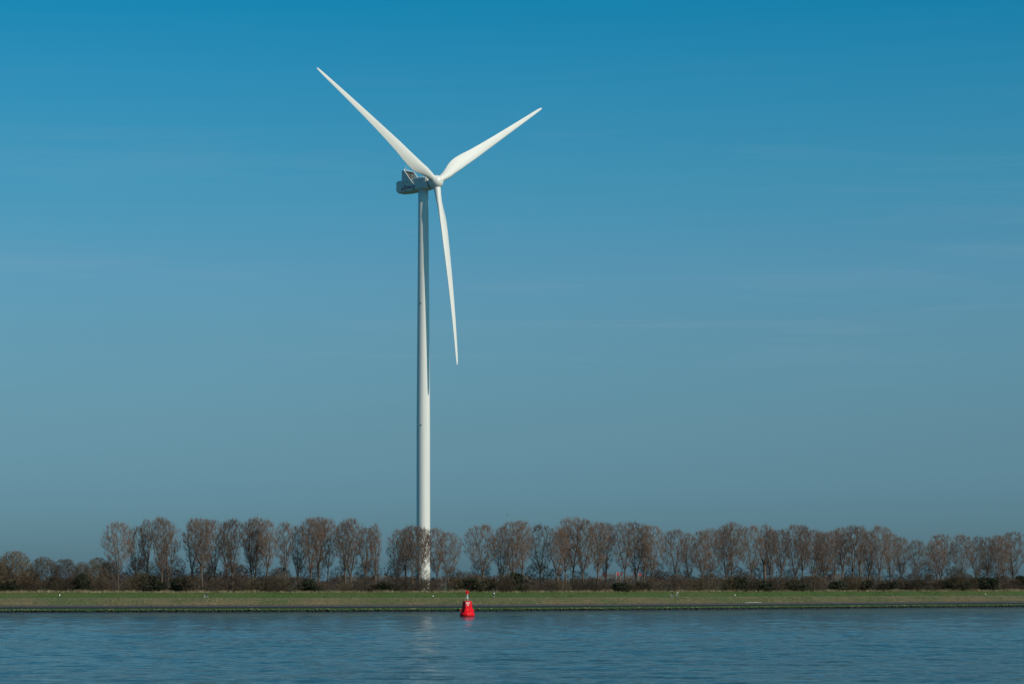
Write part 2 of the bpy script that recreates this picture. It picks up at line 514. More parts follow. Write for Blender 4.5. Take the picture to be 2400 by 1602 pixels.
# door and its steps at the foot
mb = MB(); mb.box((-.45, -2.2, 2.0), (.45, -2.02, 4.2)); mb.build('door', M['grey_panel'], tower)
mb = MB()
for k in range(8): mb.box((-.5, -3.9+k*.22, k*.25), (.5, -3.66+k*.22, k*.25+.06))
mb.box((-.55, -3.9, 0), (-.5, -2.1, .08)); mb.box((-.6, -2.3, 1.9), (.6, -2.1, 1.98))
mb.build('steps', M['steel'], tower)
# two small dark lamps on the shaft
for yy, rr in ((709, 1.86), (995, 2.05)):
    zz = EYE + (HORIZ-yy)*TD/F - base_z
    mb = MB(); mb.box((-.75, -rr-.02, zz), (-.5, -rr+.35, zz+.28)); mb.ball((-.62, -rr-.06, zz+.12), .14)
    mb.build('obstruction_lamp', M['dark_gap'], tower)
    
# nacelle frame: s along the rotor axis from the tower axis, w across, h up
ncen = px(991.3, 432.6, tow_xy.y); ncen.x = tow_xy.x
UZ = Vector((0, 0, 1))
def nac(s, w_, h): return T(ncen + axh*s + out*w_ + UZ*h)
def section(hw, top, bot, rt=.30, ch=.75):
    pts = []
    for k in range(5):
        a = math.pi/2*k/4
        pts.append((hw-rt+rt*math.sin(a), top-rt+rt*math.cos(a)))
    pts += [(hw, bot+ch), (hw-.12, bot+ch*.55), (hw-.55, bot+.12), (hw-.95, bot)]
    return pts + [(-x, y) for x, y in pts[::-1]]
secs = [(-10.35, section(1.15, .95, -1.05, .3, .5)), (-10.15, section(1.5, 1.35, -1.45, .3, .6)), (-9.55, section(1.9, 1.72, -1.8)), (-8.9, section(1.95, 1.78, -2.0)),
        (-5.5, section(1.97, 1.83, -2.12)), (-3.2, section(1.97, 1.86, -2.02)), (-1.9, section(1.97, 1.88, -1.86)), (1.9, section(1.97, 1.92, -1.86)), (2.6, section(1.9, 1.9, -1.8)), (3.15, section(1.6, 1.6, -1.6))]
vs = []; fs = []; n = len(secs[0][1])
for s_, pts in secs:
    vs += [nac(s_, p[0], p[1]) for p in pts]
for i in range(len(secs)-1):
    for k in range(n): fs.append((i*n+k, i*n+(k+1) % n, (i+1)*n+(k+1) % n, (i+1)*n+k))
fs.append(tuple(range(n))[::-1]); fs.append(tuple((len(secs)-1)*n+k for k in range(n)))
nacelle = mesh_obj('nacelle', vs, fs, M['grey_panel'], turb)
mod = nacelle.modifiers.new('b', 'BEVEL'); mod.width = .06; mod.segments = 2; mod.limit_method = 'ANGLE'; mod.angle_limit = R(25)

def nac_box(mbx, s0, s1, w0, w1, h0, h1):
    vs = [nac(s, w_, h) for h in (h0, h1) for s, w_ in ((s0, w0), (s1, w0), (s1, w1), (s0, w1))]
    mbx.add(vs, [(0,3,2,1),(4,5,6,7),(0,1,5,4),(1,2,6,5),(2,3,7,6),(3,0,4,7)])
# panel seams and small vents on the flank
mb = MB()
nac_box(mb, -8.95, -8.90, 1.965, 1.985, -1.0, 1.4); nac_box(mb, -2.0, -1.95, 1.965, 1.985, -1.0, 1.5)
nac_box(mb, -8.9, 2.3, 1.966, 1.984, -1.16, -1.12)
mb.build('panel_seam', M['steel'], nacelle)
for s0, s1, h0, h1 in ((-5.75, -5.45, -1.75, -1.45), (-2.9, -1.8, -1.42, -1.3), (-6.3, -6.05, .05, .25)):
    mb = MB(); nac_box(mb, s0, s1, 1.93, 2.0, h0, h1); mb.build('vent', M['dark_gap'], nacelle)
# the wedge-shaped cooler on the roof
cooler = None
def plate(w0, w1, name):
    poly = [(-7.15, 1.1), (-7.15, 4.75), (-6.15, 4.85), (-3.0, 1.1)]
    vs = [nac(s, w0, h) for s, h in poly] + [nac(s, w1, h) for s, h in poly]
    return mesh_obj(name, vs, [(0,1,2,3), (7,6,5,4), (0,4,5,1), (1,5,6,2), (2,6,7,3), (3,7,4,0)], M['grey_panel'], nacelle)
plate(1.98, 2.10, 'cooler_side_panel'); plate(-2.10, -1.98, 'cooler_side_panel')
mb = MB()
for k in range(13):
    w_ = -1.9 + 3.8*k/12
    nac_box(mb, -6.75, -6.45, w_-.035, w_+.035, 1.75, 4.35)
rad = mb.build('radiator', M['radiator'], nacelle)
mb = MB(); nac_box(mb, -6.95, -6.75, -1.97, 1.97, 1.75, 4.4); mb.build('radiator_back', M['radiator'], rad)
mb = MB(); nac_box(mb, -7.0, -6.2, -1.97, 1.97, 4.4, 4.62); mb.build('cooler_top_beam', M['dark_gap'], nacelle)
mb = MB(); nac_box(mb, -6.7, -6.5, .35, .55, 1.8, 4.4); nac_box(mb, -6.7, -6.4, -1.0, -.75, 1.8, 4.4); mb.build('cooler_post', M['dark_gap'], nacelle)
for sgn in (1, -1):
    mb = MB(); w_ = 2.16*sgn
    mb.tube([nac(-6.3, w_*.6, 4.84), nac(-6.3, w_*.93, 4.84), nac(-6.15, w_, 4.72), nac(-3.1, w_, 1.25), nac(-2.45, w_, .5), nac(-2.0, w_*.985, .25)], .11, 8)
    mb.build('strut', M['white'], nacelle, True)
mb = MB(); mb.tube([nac(-6.3, -2.0, 4.84), nac(-6.3, 2.0, 4.84)], .1, 8); mb.build('top_rail', M['white'], nacelle, True)
mb = MB(); mb.tube([nac(-3.4, 1.9, 1.95), nac(2.0, 1.9, 2.0)], .07, 6); mb.tube([nac(-3.4, -1.9, 1.95), nac(-3.4, 1.9, 1.95)], .07, 6); mb.build('roof_rail', M['white'], nacelle, True)
for w_, hgt in ((1.0, 1.4), (.15, .6)):
    mb = MB(); mb.tube([nac(-6.4, w_, 4.8), nac(-6.4, w_, 4.8+hgt)], .045, 6); mb.ball(nac(-6.4, w_, 4.8+hgt), .1); mb.build('wind_mast', M['white'], nacelle)
mb = MB(); nac_box(mb, -6.5, -6.2, 1.75, 1.95, 4.9, 5.3); mb.build('beacon', M['marker_white'], nacelle)

# lettering and emblem on the flank
def text_mesh(body, size, extrude, offset, xs_=1.0):
    cu = bpy.data.curves.new('lettering', 'FONT'); cu.body = body; cu.size = size; cu.extrude = extrude; cu.offset = offset
    cu.space_character = 1.1
    ob = bpy.data.objects.new('tmp', cu); COL.objects.link(ob)
    bpy.context.view_layer.update()
    me = bpy.data.meshes.new_from_object(ob.evaluated_get(bpy.context.evaluated_depsgraph_get()))
    bpy.data.objects.remove(ob); me.name = 'lettering'; me.materials.clear()
    return me
me = text_mesh('Eneco', 1.62, .02, .028)
w0 = max(v.co.x for v in me.vertices) - min(v.co.x for v in me.vertices)
for v in me.vertices: v.co.x *= 4.55/w0
me.materials.append(M['eneco'])
let = link(bpy.data.objects.new('lettering', me), nacelle)
Bm = Matrix(((axh.x, 0, out.x, 0), (axh.y, 0, out.y, 0), (0, 1, 0, 0), (0, 0, 0, 1)))
p = nac(-6.35, 1.995, -1.0); Bm.translation = p; let.matrix_local = Bm
# emblem: a small dot over a disc that a lighter swoosh cuts
mb = MB()
def arc_shape(cs, ch, r, a0, a1, r2, n=18, z=2.0, dz=.03):
    fr = []; 
    for k in range(n+1):
        a = a0+(a1-a0)*k/n; wdt = r2*math.sin(math.pi*k/n)
        fr.append(((cs+r*math.cos(a), ch+r*math.sin(a)), (cs+(r-wdt)*math.cos(a), ch+(r-wdt)*math.sin(a))))
    vs = []; fs = []
    for (a_, b_) in fr:
        vs += [nac(a_[0], z, a_[1]), nac(b_[0], z, b_[1]), nac(a_[0], z+dz, a_[1]), nac(b_[0], z+dz, b_[1])]
    for k in range(n):
        q = 4*k; fs += [(q+2, q+3, q+7, q+6), (q, q+4, q+5, q+1), (q, q+2, q+6, q+4), (q+1, q+5, q+7, q+3)]
    mb.add(vs, fs)
arc_shape(-7.0, -.75, .52, R(150), R(400), .42)
arc_shape(-7.0, -.75, .52, R(-40), R(70), .25, z=1.995)
mb.build('emblem', M['eneco'], nacelle)
mb = MB(); vs = [nac(-7.15+.13*math.cos(2*math.pi*k/12), 2.02, .0+.15*math.sin(2*math.pi*k/12)) for k in range(12)]
vs2 = [v - out*.04 for v in vs]
mb.add(vs+vs2, [tuple(range(12))] + [tuple(range(12, 24))[::-1]] + [(k, (k+1) % 12, 12+(k+1) % 12, 12+k) for k in range(12)])
mb.build('emblem_dot', M['eneco'], nacelle)

# yaw collar between tower and nacelle
mb = MB(); mb.lathe([(1.50, Ht-.1), (1.50, Ht+.65)], 48); mb.build('yaw_collar', M['grey_panel'], turb, True)

# hub / spinner
Hm = Matrix(((ar.x, au.x, ax.x, 0), (ar.y, au.y, ax.y, 0), (ar.z, au.z, ax.z, 0), (0, 0, 0, 1))); Hm.translation = T(hub_c)
mb = MB()
mb.lathe([(1.25, -2.1), (1.68, -1.75), (1.88, -1.2), (1.99, -.5), (2.01, .1), (1.93, .7), (1.73, 1.25), (1.38, 1.68), (.93, 1.98), (.45, 2.12), (.05, 2.16)], 48, Hm)
hub = mb.build('hub', M['white'], turb, True)
mb = MB(); mb.lathe([(.10, 2.13), (.10, 2.2)], 12, Hm); mb.build('nose_hole', M['dark_gap'], hub)
mb = MB(); mb.lathe([(1.3, -2.6), (1.3, -2.05)], 32, Hm); mb.build('shaft_gap', M['dark_gap'], hub, True)

# blades: aerofoil loft, span z, leading edge +x, wind side +y
def blade_mesh():
    L = 56.5
    st = [  # z, chord, thickness, twist deg, axis offset (part of the chord ahead of the pitch axis)
        (1.2, 2.10, 2.10, 15, .5), (2.4, 2.10, 2.08, 15, .5), (4.0, 2.35, 1.85, 15, .46), (6.0, 2.95, 1.50, 14.5, .40), (8.0, 3.45, 1.18, 14.5, .32),
        (10.0, 3.85, .98, 13.5, .28), (12.0, 3.95, .88, 12, .27), (15.0, 3.72, .78, 10, .27), (19.0, 3.30, .66, 7.5, .30), (24.0, 2.85, .55, 5.5, .30),
        (30.0, 2.38, .44, 3.8, .30), (36.0, 1.98, .35, 2.5, .30), (42.0, 1.60, .27, 1.4, .31), (48.0, 1.22, .20, .5, .33), (52.0, .98, .15, 0, .35),
        (54.5, .78, .11, -.3, .38), (55.7, .58, .08, -.3, .42), (56.2, .38, .06, -.3, .46), (56.5, .12, .03, 0, .5)]
    K = 28; vs = []; fs = []
    for z, c, th, tw, xo in st:
        circ = max(0, min(1, (7.0-z)/4.6)) if z < 7 else 0
        tw = R(tw+2); pre = -2.8*(z/L)**2
        for k in range(K):
            a = 2*math.pi*k/K
            # aerofoil
            u = .5*(1+math.cos(a))          # 1 at the trailing edge
            tt = 5*(.2969*math.sqrt(u)-.126*u-.3516*u*u+.2843*u**3-.1015*u**4)
            xa = (xo-u)*c; ya = (tt*th if math.sin(a) >= 0 else -tt*th*.85) + .02*c*math.sin(math.pi*u)
            xc = -c/2*math.cos(a); yc = th/2*math.sin(a)
            x = xa*(1-circ)+xc*circ; y = ya*(1-circ)+yc*circ
            # leading edge turned into the wind
            X_ = x*math.cos(tw)-y*math.sin(tw); Y_ = x*math.sin(tw)+y*math.cos(tw)
            vs.append((X_, Y_+pre+2.8*z/L, z))
    for i in range(len(st)-1):
        for k in range(K): fs.append((i*K+k, i*K+(k+1) % K, (i+1)*K+(k+1) % K, (i+1)*K+k))
    fs.append(tuple(range(K))[::-1]); fs.append(tuple((len(st)-1)*K+k for k in range(K)))
    me = bpy.data.meshes.new('blade'); me.from_pydata(vs, [], fs); me.materials.append(M['white'])
    me.polygons.foreach_set('use_smooth', [True]*len(me.polygons)); me.update()
    return me
bme = blade_mesh()
mbc = MB(); mbc.lathe([(1.02, .9), (1.16, 1.0), (1.16, 1.85), (1.10, 1.95), (1.06, 1.97)], 40)
colme = None
for al, cn, lb in ((-89.2, 2.2, 'blade hanging down in front of the tower'), (30.791, 2.855, 'shorter looking blade pointing up to the right'), (151.306, 2.820, 'long blade pointing up to the left')):
    al = R(al); cn = R(cn)
    d = ((ar*math.cos(al)+au*math.sin(al))*math.cos(cn) + ax*math.sin(cn)).normalized()
    lead = (ar*math.sin(al) - au*math.cos(al)).normalized()
    up_ = d.cross(lead).normalized()
    if up_.dot(ax) < 0: up_ = -up_
    Mx = Matrix(((lead.x, up_.x, d.x, 0), (lead.y, up_.y, d.y, 0), (lead.z, up_.z, d.z, 0), (0, 0, 0, 1))); Mx.translation = T(hub_c)
    b = link(bpy.data.objects.new('blade', bme), turb); b.matrix_local = Mx; b['label'] = lb
    if colme is None:
        c = mbc.build('root_collar', M['white'], b, True); colme = c.data
    else:
        link(bpy.data.objects.new('root_collar', colme), b)

# ------------------------------------------------------------------ buoy
BD = F / 10.68
bp0 = px(1095.0, 1444.5, BD); bp0.z = 0
buoy = empty('navigation_buoy', bp0)
tag(buoy, 'red steel channel buoy marked NW 10 floating off the far bank', 'buoy')
def rot_az(deg):   # azimuth: 0 = towards the camera, + = to the right
    return R(deg-90)
mb = MB(); mb.lathe([(1.30, -.5), (1.50, -.1), (1.56, .03), (1.56, .16)], 12, start=rot_az(30)); mb.build('wet_band', M['buoy_base'], buoy)
mb = MB(); mb.lathe([(1.56, .16), (1.64, .22), (1.60, .34), (1.66, .42), (1.64, .62), (1.54, .86), (1.25, 1.08), (1.0, 1.12)], 12, start=rot_az(30)); fl = mb.build('float', M['red'], buoy)
md = fl.modifiers.new('b', 'BEVEL'); md.width = .03; md.segments = 2
mb = MB(); mb.lathe([(1.25, 1.06), (1.22, 1.2), (.985, 3.42), (.92, 3.48)], 6, start=rot_az(40)); bd = mb.build('body', M['red'], buoy)
md = bd.modifiers.new('b', 'BEVEL'); md.width = .035; md.segments = 2
# facing plate: normal at azimuth 10, leaning back
na = Vector((math.sin(R(10)), -math.cos(R(10)), 0)); ta = Vector((math.cos(R(10)), math.sin(R(10)), 0))
slope = (1.22-.985)*math.cos(R(30))/(3.42-1.2)
def fp(u, h, d):   # on the front facet
    r_ = (1.22 - (h-1.2)*(1.22-.985)/2.22)*math.cos(R(30))
    return na*(r_+d) + ta*u + Vector((0, 0, h))
mb = MB()
def fbox(u0, u1, h0, h1, d0, d1):
    vs = [fp(u, h, d) for d in (d0, d1) for u, h in ((u0, h0), (u1, h0), (u1, h1), (u0, h1))]
    mb.add(vs, [(0,3,2,1),(4,5,6,7),(0,1,5,4),(1,2,6,5),(2,3,7,6),(3,0,4,7)])
fbox(-.30, .34, 1.28, 2.12, .0, .05); mb.build('hatch', M['red_bright'], buoy)
mb = MB(); fbox(-.34, .38, 2.16, 2.21, .0, .07); mb.build('ledge', M['red'], buoy); mb = MB(); fbox(-.5, .5, 1.2, 1.25, 0, .06); mb.build('ledge', M['red'], buoy)
def buoy_text(s, h, size):
    me = text_mesh(s, size, .006, .022)
    xsn = [v.co.x for v in me.vertices]; mid = (max(xsn)+min(xsn))/2
    for v in me.vertices:
        q = fp((v.co.x-mid)*1.05+.02, h+v.co.y, .012+v.co.z); v.co = q
    me.materials.append(M['letter_white'])
    link(bpy.data.objects.new('lettering', me), buoy)
buoy_text('NW', 2.90, .44); buoy_text('10', 2.46, .44)
for az in (100, -80, 160, -20):
    d = Vector((math.sin(R(az)), -math.cos(R(az)), 0)); t = Vector((-d.y, d.x, 0))
    mb = MB(); vs = []
    for q in (-.03, .03):
        vs += [d*1.12+t*q+Vector((0,0,1.12)), d*1.5+t*q+Vector((0,0,1.2)), d*1.42+t*q+Vector((0,0,1.75)), d*1.08+t*q+Vector((0,0,1.6))]
    mb.add(vs, [(0,1,2,3),(7,6,5,4),(0,4,5,1),(1,5,6,2),(2,6,7,3),(3,7,4,0)]); mb.build('lifting_lug', M['red'], buoy)
# lantern tripod and topmark
mb = MB()
for k in range(4):
    a = R(20+90*k); q = Vector((math.cos(a), math.sin(a), 0))
    mb.tube([q*.52+Vector((0,0,3.45)), q*.40+Vector((0,0,4.1)), q*.10+Vector((0,0,4.95))], .03, 6)
mb.lathe([(.44, 3.9), (.44, 3.94)], 12, cap=True)
fr = mb.build('lantern_frame', M['steel'], buoy)
mb = MB(); mb.lathe([(.10, 3.98), (.10, 4.12), (.08, 4.14), (.09, 4.4), (.03, 4.5)], 14); mb.build('lantern', M['steel'], buoy, True)
mb = MB(); mb.tube([(0,0,4.9), (0,0,5.4)], .04, 6); mb.lathe([(.2, 4.72), (.22, 4.9), (.1, 4.98)], 10); mb.build('mast', M['steel'], buoy)
mb = MB()
for k, a in enumerate((25, -35, 85)):   # crossed plates that read as a can
    d = Vector((math.cos(R(a)), math.sin(R(a)), 0)); t = Vector((-d.y, d.x, 0))
    vs = [d*s_*.37+t*q+Vector((0,0,z)) for q in (-.012, .012) for s_, z in ((-1, 5.02), (1, 5.02), (1, 5.72), (-1, 5.72))]
    mb.add(vs, [(0,1,2,3),(7,6,5,4),(0,4,5,1),(1,5,6,2),(2,6,7,3),(3,7,4,0)])
mb.build('topmark', M['red_bright'], buoy)

# ------------------------------------------------------------------ trees
class Segs:
    def __init__(s): s.a = []; s.b = []; s.ra = []; s.rb = []
    def add(s, a, b, ra, rb): s.a.append(a); s.b.append(b); s.ra.append(ra); s.rb.append(rb)
    def mesh(s, name, mat, n=3):
        A = np.array(s.a); B = np.array(s.b); ra = np.array(s.ra)[:, None, None]; rb = np.array(s.rb)[:, None, None]
        d = B-A; d /= np.linalg.norm(d, axis=1, keepdims=True)+1e-9
        h = np.where(np.abs(d[:, 2:3]) < .9, np.array([[0, 0, 1.]]), np.array([[1., 0, 0]]))
        u = np.cross(d, h); u /= np.linalg.norm(u, axis=1, keepdims=True)+1e-9
        v = np.cross(d, u)
        ang = np.arange(n)*2*np.pi/n
        ring = u[:, None, :]*np.cos(ang)[None, :, None] + v[:, None, :]*np.sin(ang)[None, :, None]
        V = np.concatenate([A[:, None, :]+ring*ra, B[:, None, :]+ring*rb], axis=1)
        m = len(A); base = (np.arange(m)*2*n)[:, None, None]
        k = np.arange(n); q = np.stack([k, (k+1) % n, n+(k+1) % n, n+k], axis=1)[None]
        return fast_mesh(name, V.reshape(-1, 3), quads=(base+q).reshape(-1, 4), mat=mat)

def rot_vec(v, axis, ang): return Matrix.Rotation(ang, 3, axis) @ v
def grow(rnd, S, p, d, length, r0, r1, nseg, wob, lift):
    """one curved limb; returns its points (position, direction, radius)"""
    pts = []; sl_ = length/nseg
    for i in range(nseg):
        t0, t1 = i/nseg, (i+1)/nseg
        d = (d + Vector((rnd.gauss(0, wob), rnd.gauss(0, wob), lift+rnd.gauss(0, wob*.5)))).normalized()
        q = p + d*sl_
        S.add(tuple(p), tuple(q), r0+(r1-r0)*t0, r0+(r1-r0)*t1)
        pts.append((q.copy(), d.copy(), r0+(r1-r0)*t1)); p = q
    return pts

def perp(rnd, d):
    a = Vector((rnd.gauss(0, 1), rnd.gauss(0, 1), rnd.gauss(0, 1)))
    return d.cross(a).normalized()

def colonize(rnd, S, C, nodes, targets, r0, rt, wob=.06, up=.5, nseg=5, rise_=.62):
    """join every target to the nearest limb with a curved branch that leaves upwards; branches carry later ones"""
    P = np.array([n_[0] for n_ in nodes]); Dn = [n_[1] for n_ in nodes]; Rn = [n_[2] for n_ in nodes]
    out_ = []
    for t in targets:
        tv = np.array(t); dv = tv-P; hz = np.hypot(dv[:, 0], dv[:, 1]); vz = dv[:, 2]
        cost = np.sqrt(hz**2+vz**2) + 1.6*np.maximum(0, hz*up-vz)
        i = int(np.argmin(cost)); p = Vector(P[i]); q = Vector(t); ln = (q-p).length
        if ln < .25: continue
        dq = q-p
        c1 = p + Vector((dq.x*rise_, dq.y*rise_, dq.z*.36)) + Dn[i]*ln*.10; rs = min(Rn[i]*.7, r0*(.5+ln*.16)); prev = p; pts = []
        for k in range(1, nseg+1):
            u = k/nseg; cur = p*(1-u)**2 + c1*2*u*(1-u) + q*u*u
            if k < nseg: cur = cur + Vector((rnd.gauss(0, wob), rnd.gauss(0, wob), rnd.gauss(0, wob*.6)))*min(1, ln*.3)
            ra, rb = rs+(rt-rs)*(k-1)/nseg, rs+(rt-rs)*k/nseg
            (S if rs > .035 and S is not None else C).add(tuple(prev), tuple(cur), ra, rb)
            pts.append((cur, (cur-prev).normalized(), rb)); prev = cur
        out_.append(pts)
        P = np.concatenate([P, np.array([tuple(x[0]) for x in pts])]); Dn += [x[1] for x in pts]; Rn += [x[2] for x in pts]
    return out_

def twig_out(rnd, C, brs, per, l0, l1, inside, r=.02, buds=True, rise=.3):
    for br in brs:
        for j in range(int(per*rnd.uniform(.7, 1.3))):
            q, d, r_ = br[rnd.randrange(1, len(br))]
            dd = (rot_vec(d, perp(rnd, d), R(rnd.uniform(12, 50)))+Vector((0, 0, rise))).normalized()
            ln = rnd.uniform(l0, l1); e = q+dd*ln
            if not inside(e): ln *= .45; e = q+dd*ln
            m_ = q.lerp(e, .5)+Vector((rnd.gauss(0, .04), rnd.gauss(0, .04), 0))
            C.add(tuple(q), tuple(m_), r, r*.8); C.add(tuple(m_), tuple(e), r*.8, r*.55)
            if buds:
                for _ in range(2):
                    b_ = e + Vector((rnd.gauss(0, .12), rnd.gauss(0, .12), rnd.gauss(0, .1)))
                    C.add(tuple(b_), tuple(b_+Vector((rnd.gauss(0, .03), rnd.gauss(0, .03), rnd.uniform(.06, .14)))), .030, .012)

def extent(me):
    co = np.zeros(len(me.vertices)*3, dtype=np.float32); me.vertices.foreach_get('co', co); co = co.reshape(-1, 3)
    return float(np.percentile(co[:, 2], 99.6)), float(np.percentile(np.abs(co[:, :2]), 98.5))*2

def poplar(seed, H, W, fork, dens=1.0):
    """bare poplar: trunk and rising limbs in one mesh, fine budding twigs in another"""
    rnd = random.Random(seed); S = Segs(); C = Segs()
    zb = H*rnd.uniform(.24, .33); hc = H*rnd.uniform(.62, .72)
    lob = [(rnd.uniform(0, 6.28), rnd.uniform(.72, 1.12)) for _ in range(5)]
    def env(z, a=0.0):
        if z < zb*.8 or z > H: return 0.0
        q = (z-hc)/(H-hc) if z > hc else (hc-z)/(hc-zb*.8)
        rr = math.sqrt(max(0, 1-q**2.2)) if z > hc else max(0, 1-q**1.15)**.8
        w_ = sum(f*(1+math.cos(a-a0))**3 for a0, f in lob)/sum((1+math.cos(a-a0))**3 for a0, f in lob)
        return W*.5*rr*w_
    def inside(e): return math.hypot(e.x, e.y) < env(e.z, math.atan2(e.y, e.x))*1.08+.3
    r0 = H*.0135*rnd.uniform(.85, 1.15)
    lean = Vector((rnd.gauss(0, .035), rnd.gauss(0, .035), 1)).normalized()
    tp = grow(rnd, S, Vector((0, 0, -.3)), lean, H*fork+.3, r0*1.15, r0*.82, 5, .02, .0)
    nodes = list(tp[2:]); p, d, r_ = tp[-1]
    nf = rnd.choice([1, 2, 2, 3]); a0 = rnd.uniform(0, 6.28)
    for k in range(nf):
        a = a0+6.28*k/nf+rnd.uniform(-.4, .4); sp = .03 if nf == 1 else rnd.uniform(.14, .30)
        dd = Vector((math.cos(a)*sp, math.sin(a)*sp, 1)).normalized()
        nodes += grow(rnd, S, p.copy(), dd, (H*rnd.uniform(.80, .92)-p.z), r_*(1 if nf == 1 else .76), .03, 11, .035, .02)
    def targets(n, lo, hi):
        t = []
        while len(t) < n:
            z = rnd.uniform(zb, H*.985); a = rnd.uniform(0, 6.28); e = env(z, a)
            if rnd.random() > e/(W*.5)+.08: continue
            rr = e*math.sqrt(rnd.uniform(lo*lo, hi*hi)); t.append((math.cos(a)*rr, math.sin(a)*rr, z))
        return t
    b1 = colonize(rnd, S, C, nodes, sorted(targets(int(26*dens), .5, .8), key=lambda t: t[2]), .10, .03, .10, 1.5, 6)
    n2 = nodes + [x for b_ in b1 for x in b_]
    b2 = colonize(rnd, S, C, n2, sorted(targets(int(130*dens), .25, .92), key=lambda t: t[0]**2+t[1]**2), .05, .018, .07, 1.3, 5)
    n3 = n2 + [x for b_ in b2 for x in b_]
    b3 = colonize(rnd, None, C, n3, targets(int(255*dens), .15, .97), .03, .013, .05, 1.1, 3)
    twig_out(rnd, C, b2, 7, .4, 1.2, inside, .0165, True, .75); twig_out(rnd, C, b3, 7.5, .35, 1.15, inside, .0155, True, .75)
    for br in b2+b3:
        q, d, r_ = br[-1]
        if rnd.random() < .5 and q.z > H*.45:
            dd = (d*.4+Vector((q.x*.09+rnd.gauss(0, .12), q.y*.09+rnd.gauss(0, .12), 1))).normalized(); e = q+dd*rnd.uniform(.5, 1.5)
            C.add(tuple(q), tuple(e), .018, .012); C.add(tuple(e), tuple(e+Vector((rnd.gauss(0, .03), 0, .16))), .038, .014)
    tm, cm = S.mesh('poplar_trunk', M['bark'], 6), C.mesh('poplar_crown', M['twig'])
    return tm, cm, *extent(cm)

PV = []      # variants: (trunk mesh, crown mesh, H, W, look)
specs = [(1, 20, 8.6, .30, 1.05), (2, 20, 7.4, .22, .95), (3, 20, 9.4, .26, 1.1), (4, 20, 5.6, .34, .8), (5, 20, 8.0, .18, 1.0), (6, 20, 6.6, .30, .9),
         (7, 20, 9.0, .20, 1.05), (8, 20, 4.6, .38, .65), (9, 20, 8.2, .33, 1.0), (10, 20, 7.0, .25, .85)]
for sd, H, W, fk, dn in specs:
    PV.append(poplar(sd*17+3, H, W, fk, dn))

# column, top row, crown width (photograph pixels)
TREES = [(277,1220,70),(322,1231,46),(342,1213,30),(378,1208,50),(391,1216,60),(453,1211,50),(474,1212,54),(497,1214,50),(529,1218,44),(545,1212,48),(591,1213,50),(601,1209,60),(624,1214,44),(668,1220,44),(701,1228,46),
 (727,1210,50),(748,1208,54),(766,1212,56),(810,1219,50),(822,1211,62),(858,1233,44),(880,1224,30),(932,1238,46),(953,1236,40),(968,1228,66),(984,1232,56),(1021,1234,44),(1050,1244,58),(1130,1226,76),(1176,1232,50),
 (1202,1219,66),(1223,1216,50),(1268,1226,68),(1310,1236,46),(1327,1230,44),(1341,1208,70),(1369,1213,50),(1401,1220,50),(1418,1221,48),(1462,1220,60),(1488,1220,56),(1509,1226,40),(1526,1228,60),(1581,1238,70),(1614,1246,46),
 (1645,1240,46),(1669,1235,56),(1701,1230,56),(1717,1220,62),(1760,1228,64),(1795,1226,40),(1808,1238,40),(1831,1238,44),(1863,1226,60),(1882,1228,44),(1907,1238,52),(1921,1242,40),(1936,1244,42),(1954,1240,40),(1973,1233,48),(1999,1228,50),
 (2019,1229,34),(2037,1242,40),(2063,1229,64),(2088,1248,52),(2112,1256,40),(2148,1262,44),(2194,1264,52),(2206,1249,62),(2255,1250,58),(2291,1254,46),(2315,1256,40),(2338,1251,44),(2350,1252,44),(2376,1243,60)]
LAND = [(240, 'left end of the poplar row'), (483, 'lone left cyclist'), (992, 'white turbine tower'), (1157, 'teal-jacketed cyclist'),
        (1454, 'distant red flags'), (1580, 'pair of cyclists'), (1855, 'three wire masts'), (2130, 'dip in the row'), (2400, 'right photo edge')]
ORD = ['first','second','third','fourth','fifth','sixth','seventh','eighth','ninth','tenth','eleventh','twelfth','thirteenth','fourteenth','fifteenth']
def place_label(x, allx, noun):
    best = min(LAND, key=lambda l: abs(l[0]-x))
    lx, nm = best
    if x < lx: n = sum(1 for q in allx if x < q < lx); side = 'left of'
    else: n = sum(1 for q in allx if lx <= q < x); side = 'right of'
    if lx == 2400: return '%s %s in from the %s' % (ORD[n], noun, nm)
    return '%s %s %s the %s' % (ORD[min(n, 14)], noun, side, nm)

trnd = random.Random(5)
allx = [t[0] for t in TREES]
used = {}
for k, (tx, ty, tw) in enumerate(TREES):
    off = 57.5 + (k % 3)*4.5 + trnd.uniform(0, 2)
    P = on_dike(tx, off); s = F/P.y
    H = (HORIZ-ty)/s + EYE - 5.0
    Wd = tw/s
    # the variant whose proportions fit best, with some change from tree to tree
    best = min(range(len(PV)), key=lambda i: abs(PV[i][3]/PV[i][2]-Wd/H)*6 + .12*used.get(i, 0) + (5 if i == getattr(place_label, 'last', -1) else 0))
    place_label.last = best; used[best] = used.get(best, 0)+1
    tm, cm, vH, vW = PV[best]
    t = empty('poplar_tree', (P.x, P.y, 4.93), trnd.uniform(0, 6.28))
    look = 'broad bare' if tw >= 60 else ('slender bare' if tw <= 42 else 'bare')
    t['label'] = look + ' poplar, ' + place_label(tx, allx, 'poplar')
    t['category'] = 'tree'; t['group'] = 'bare poplars in the row along the dike'
    kz = H/vH*.985; kx = Wd/vW*1.06
    t.scale = (kx, kx, kz)
    link(bpy.data.objects.new('trunk', tm), t); link(bpy.data.objects.new('crown', cm), t)

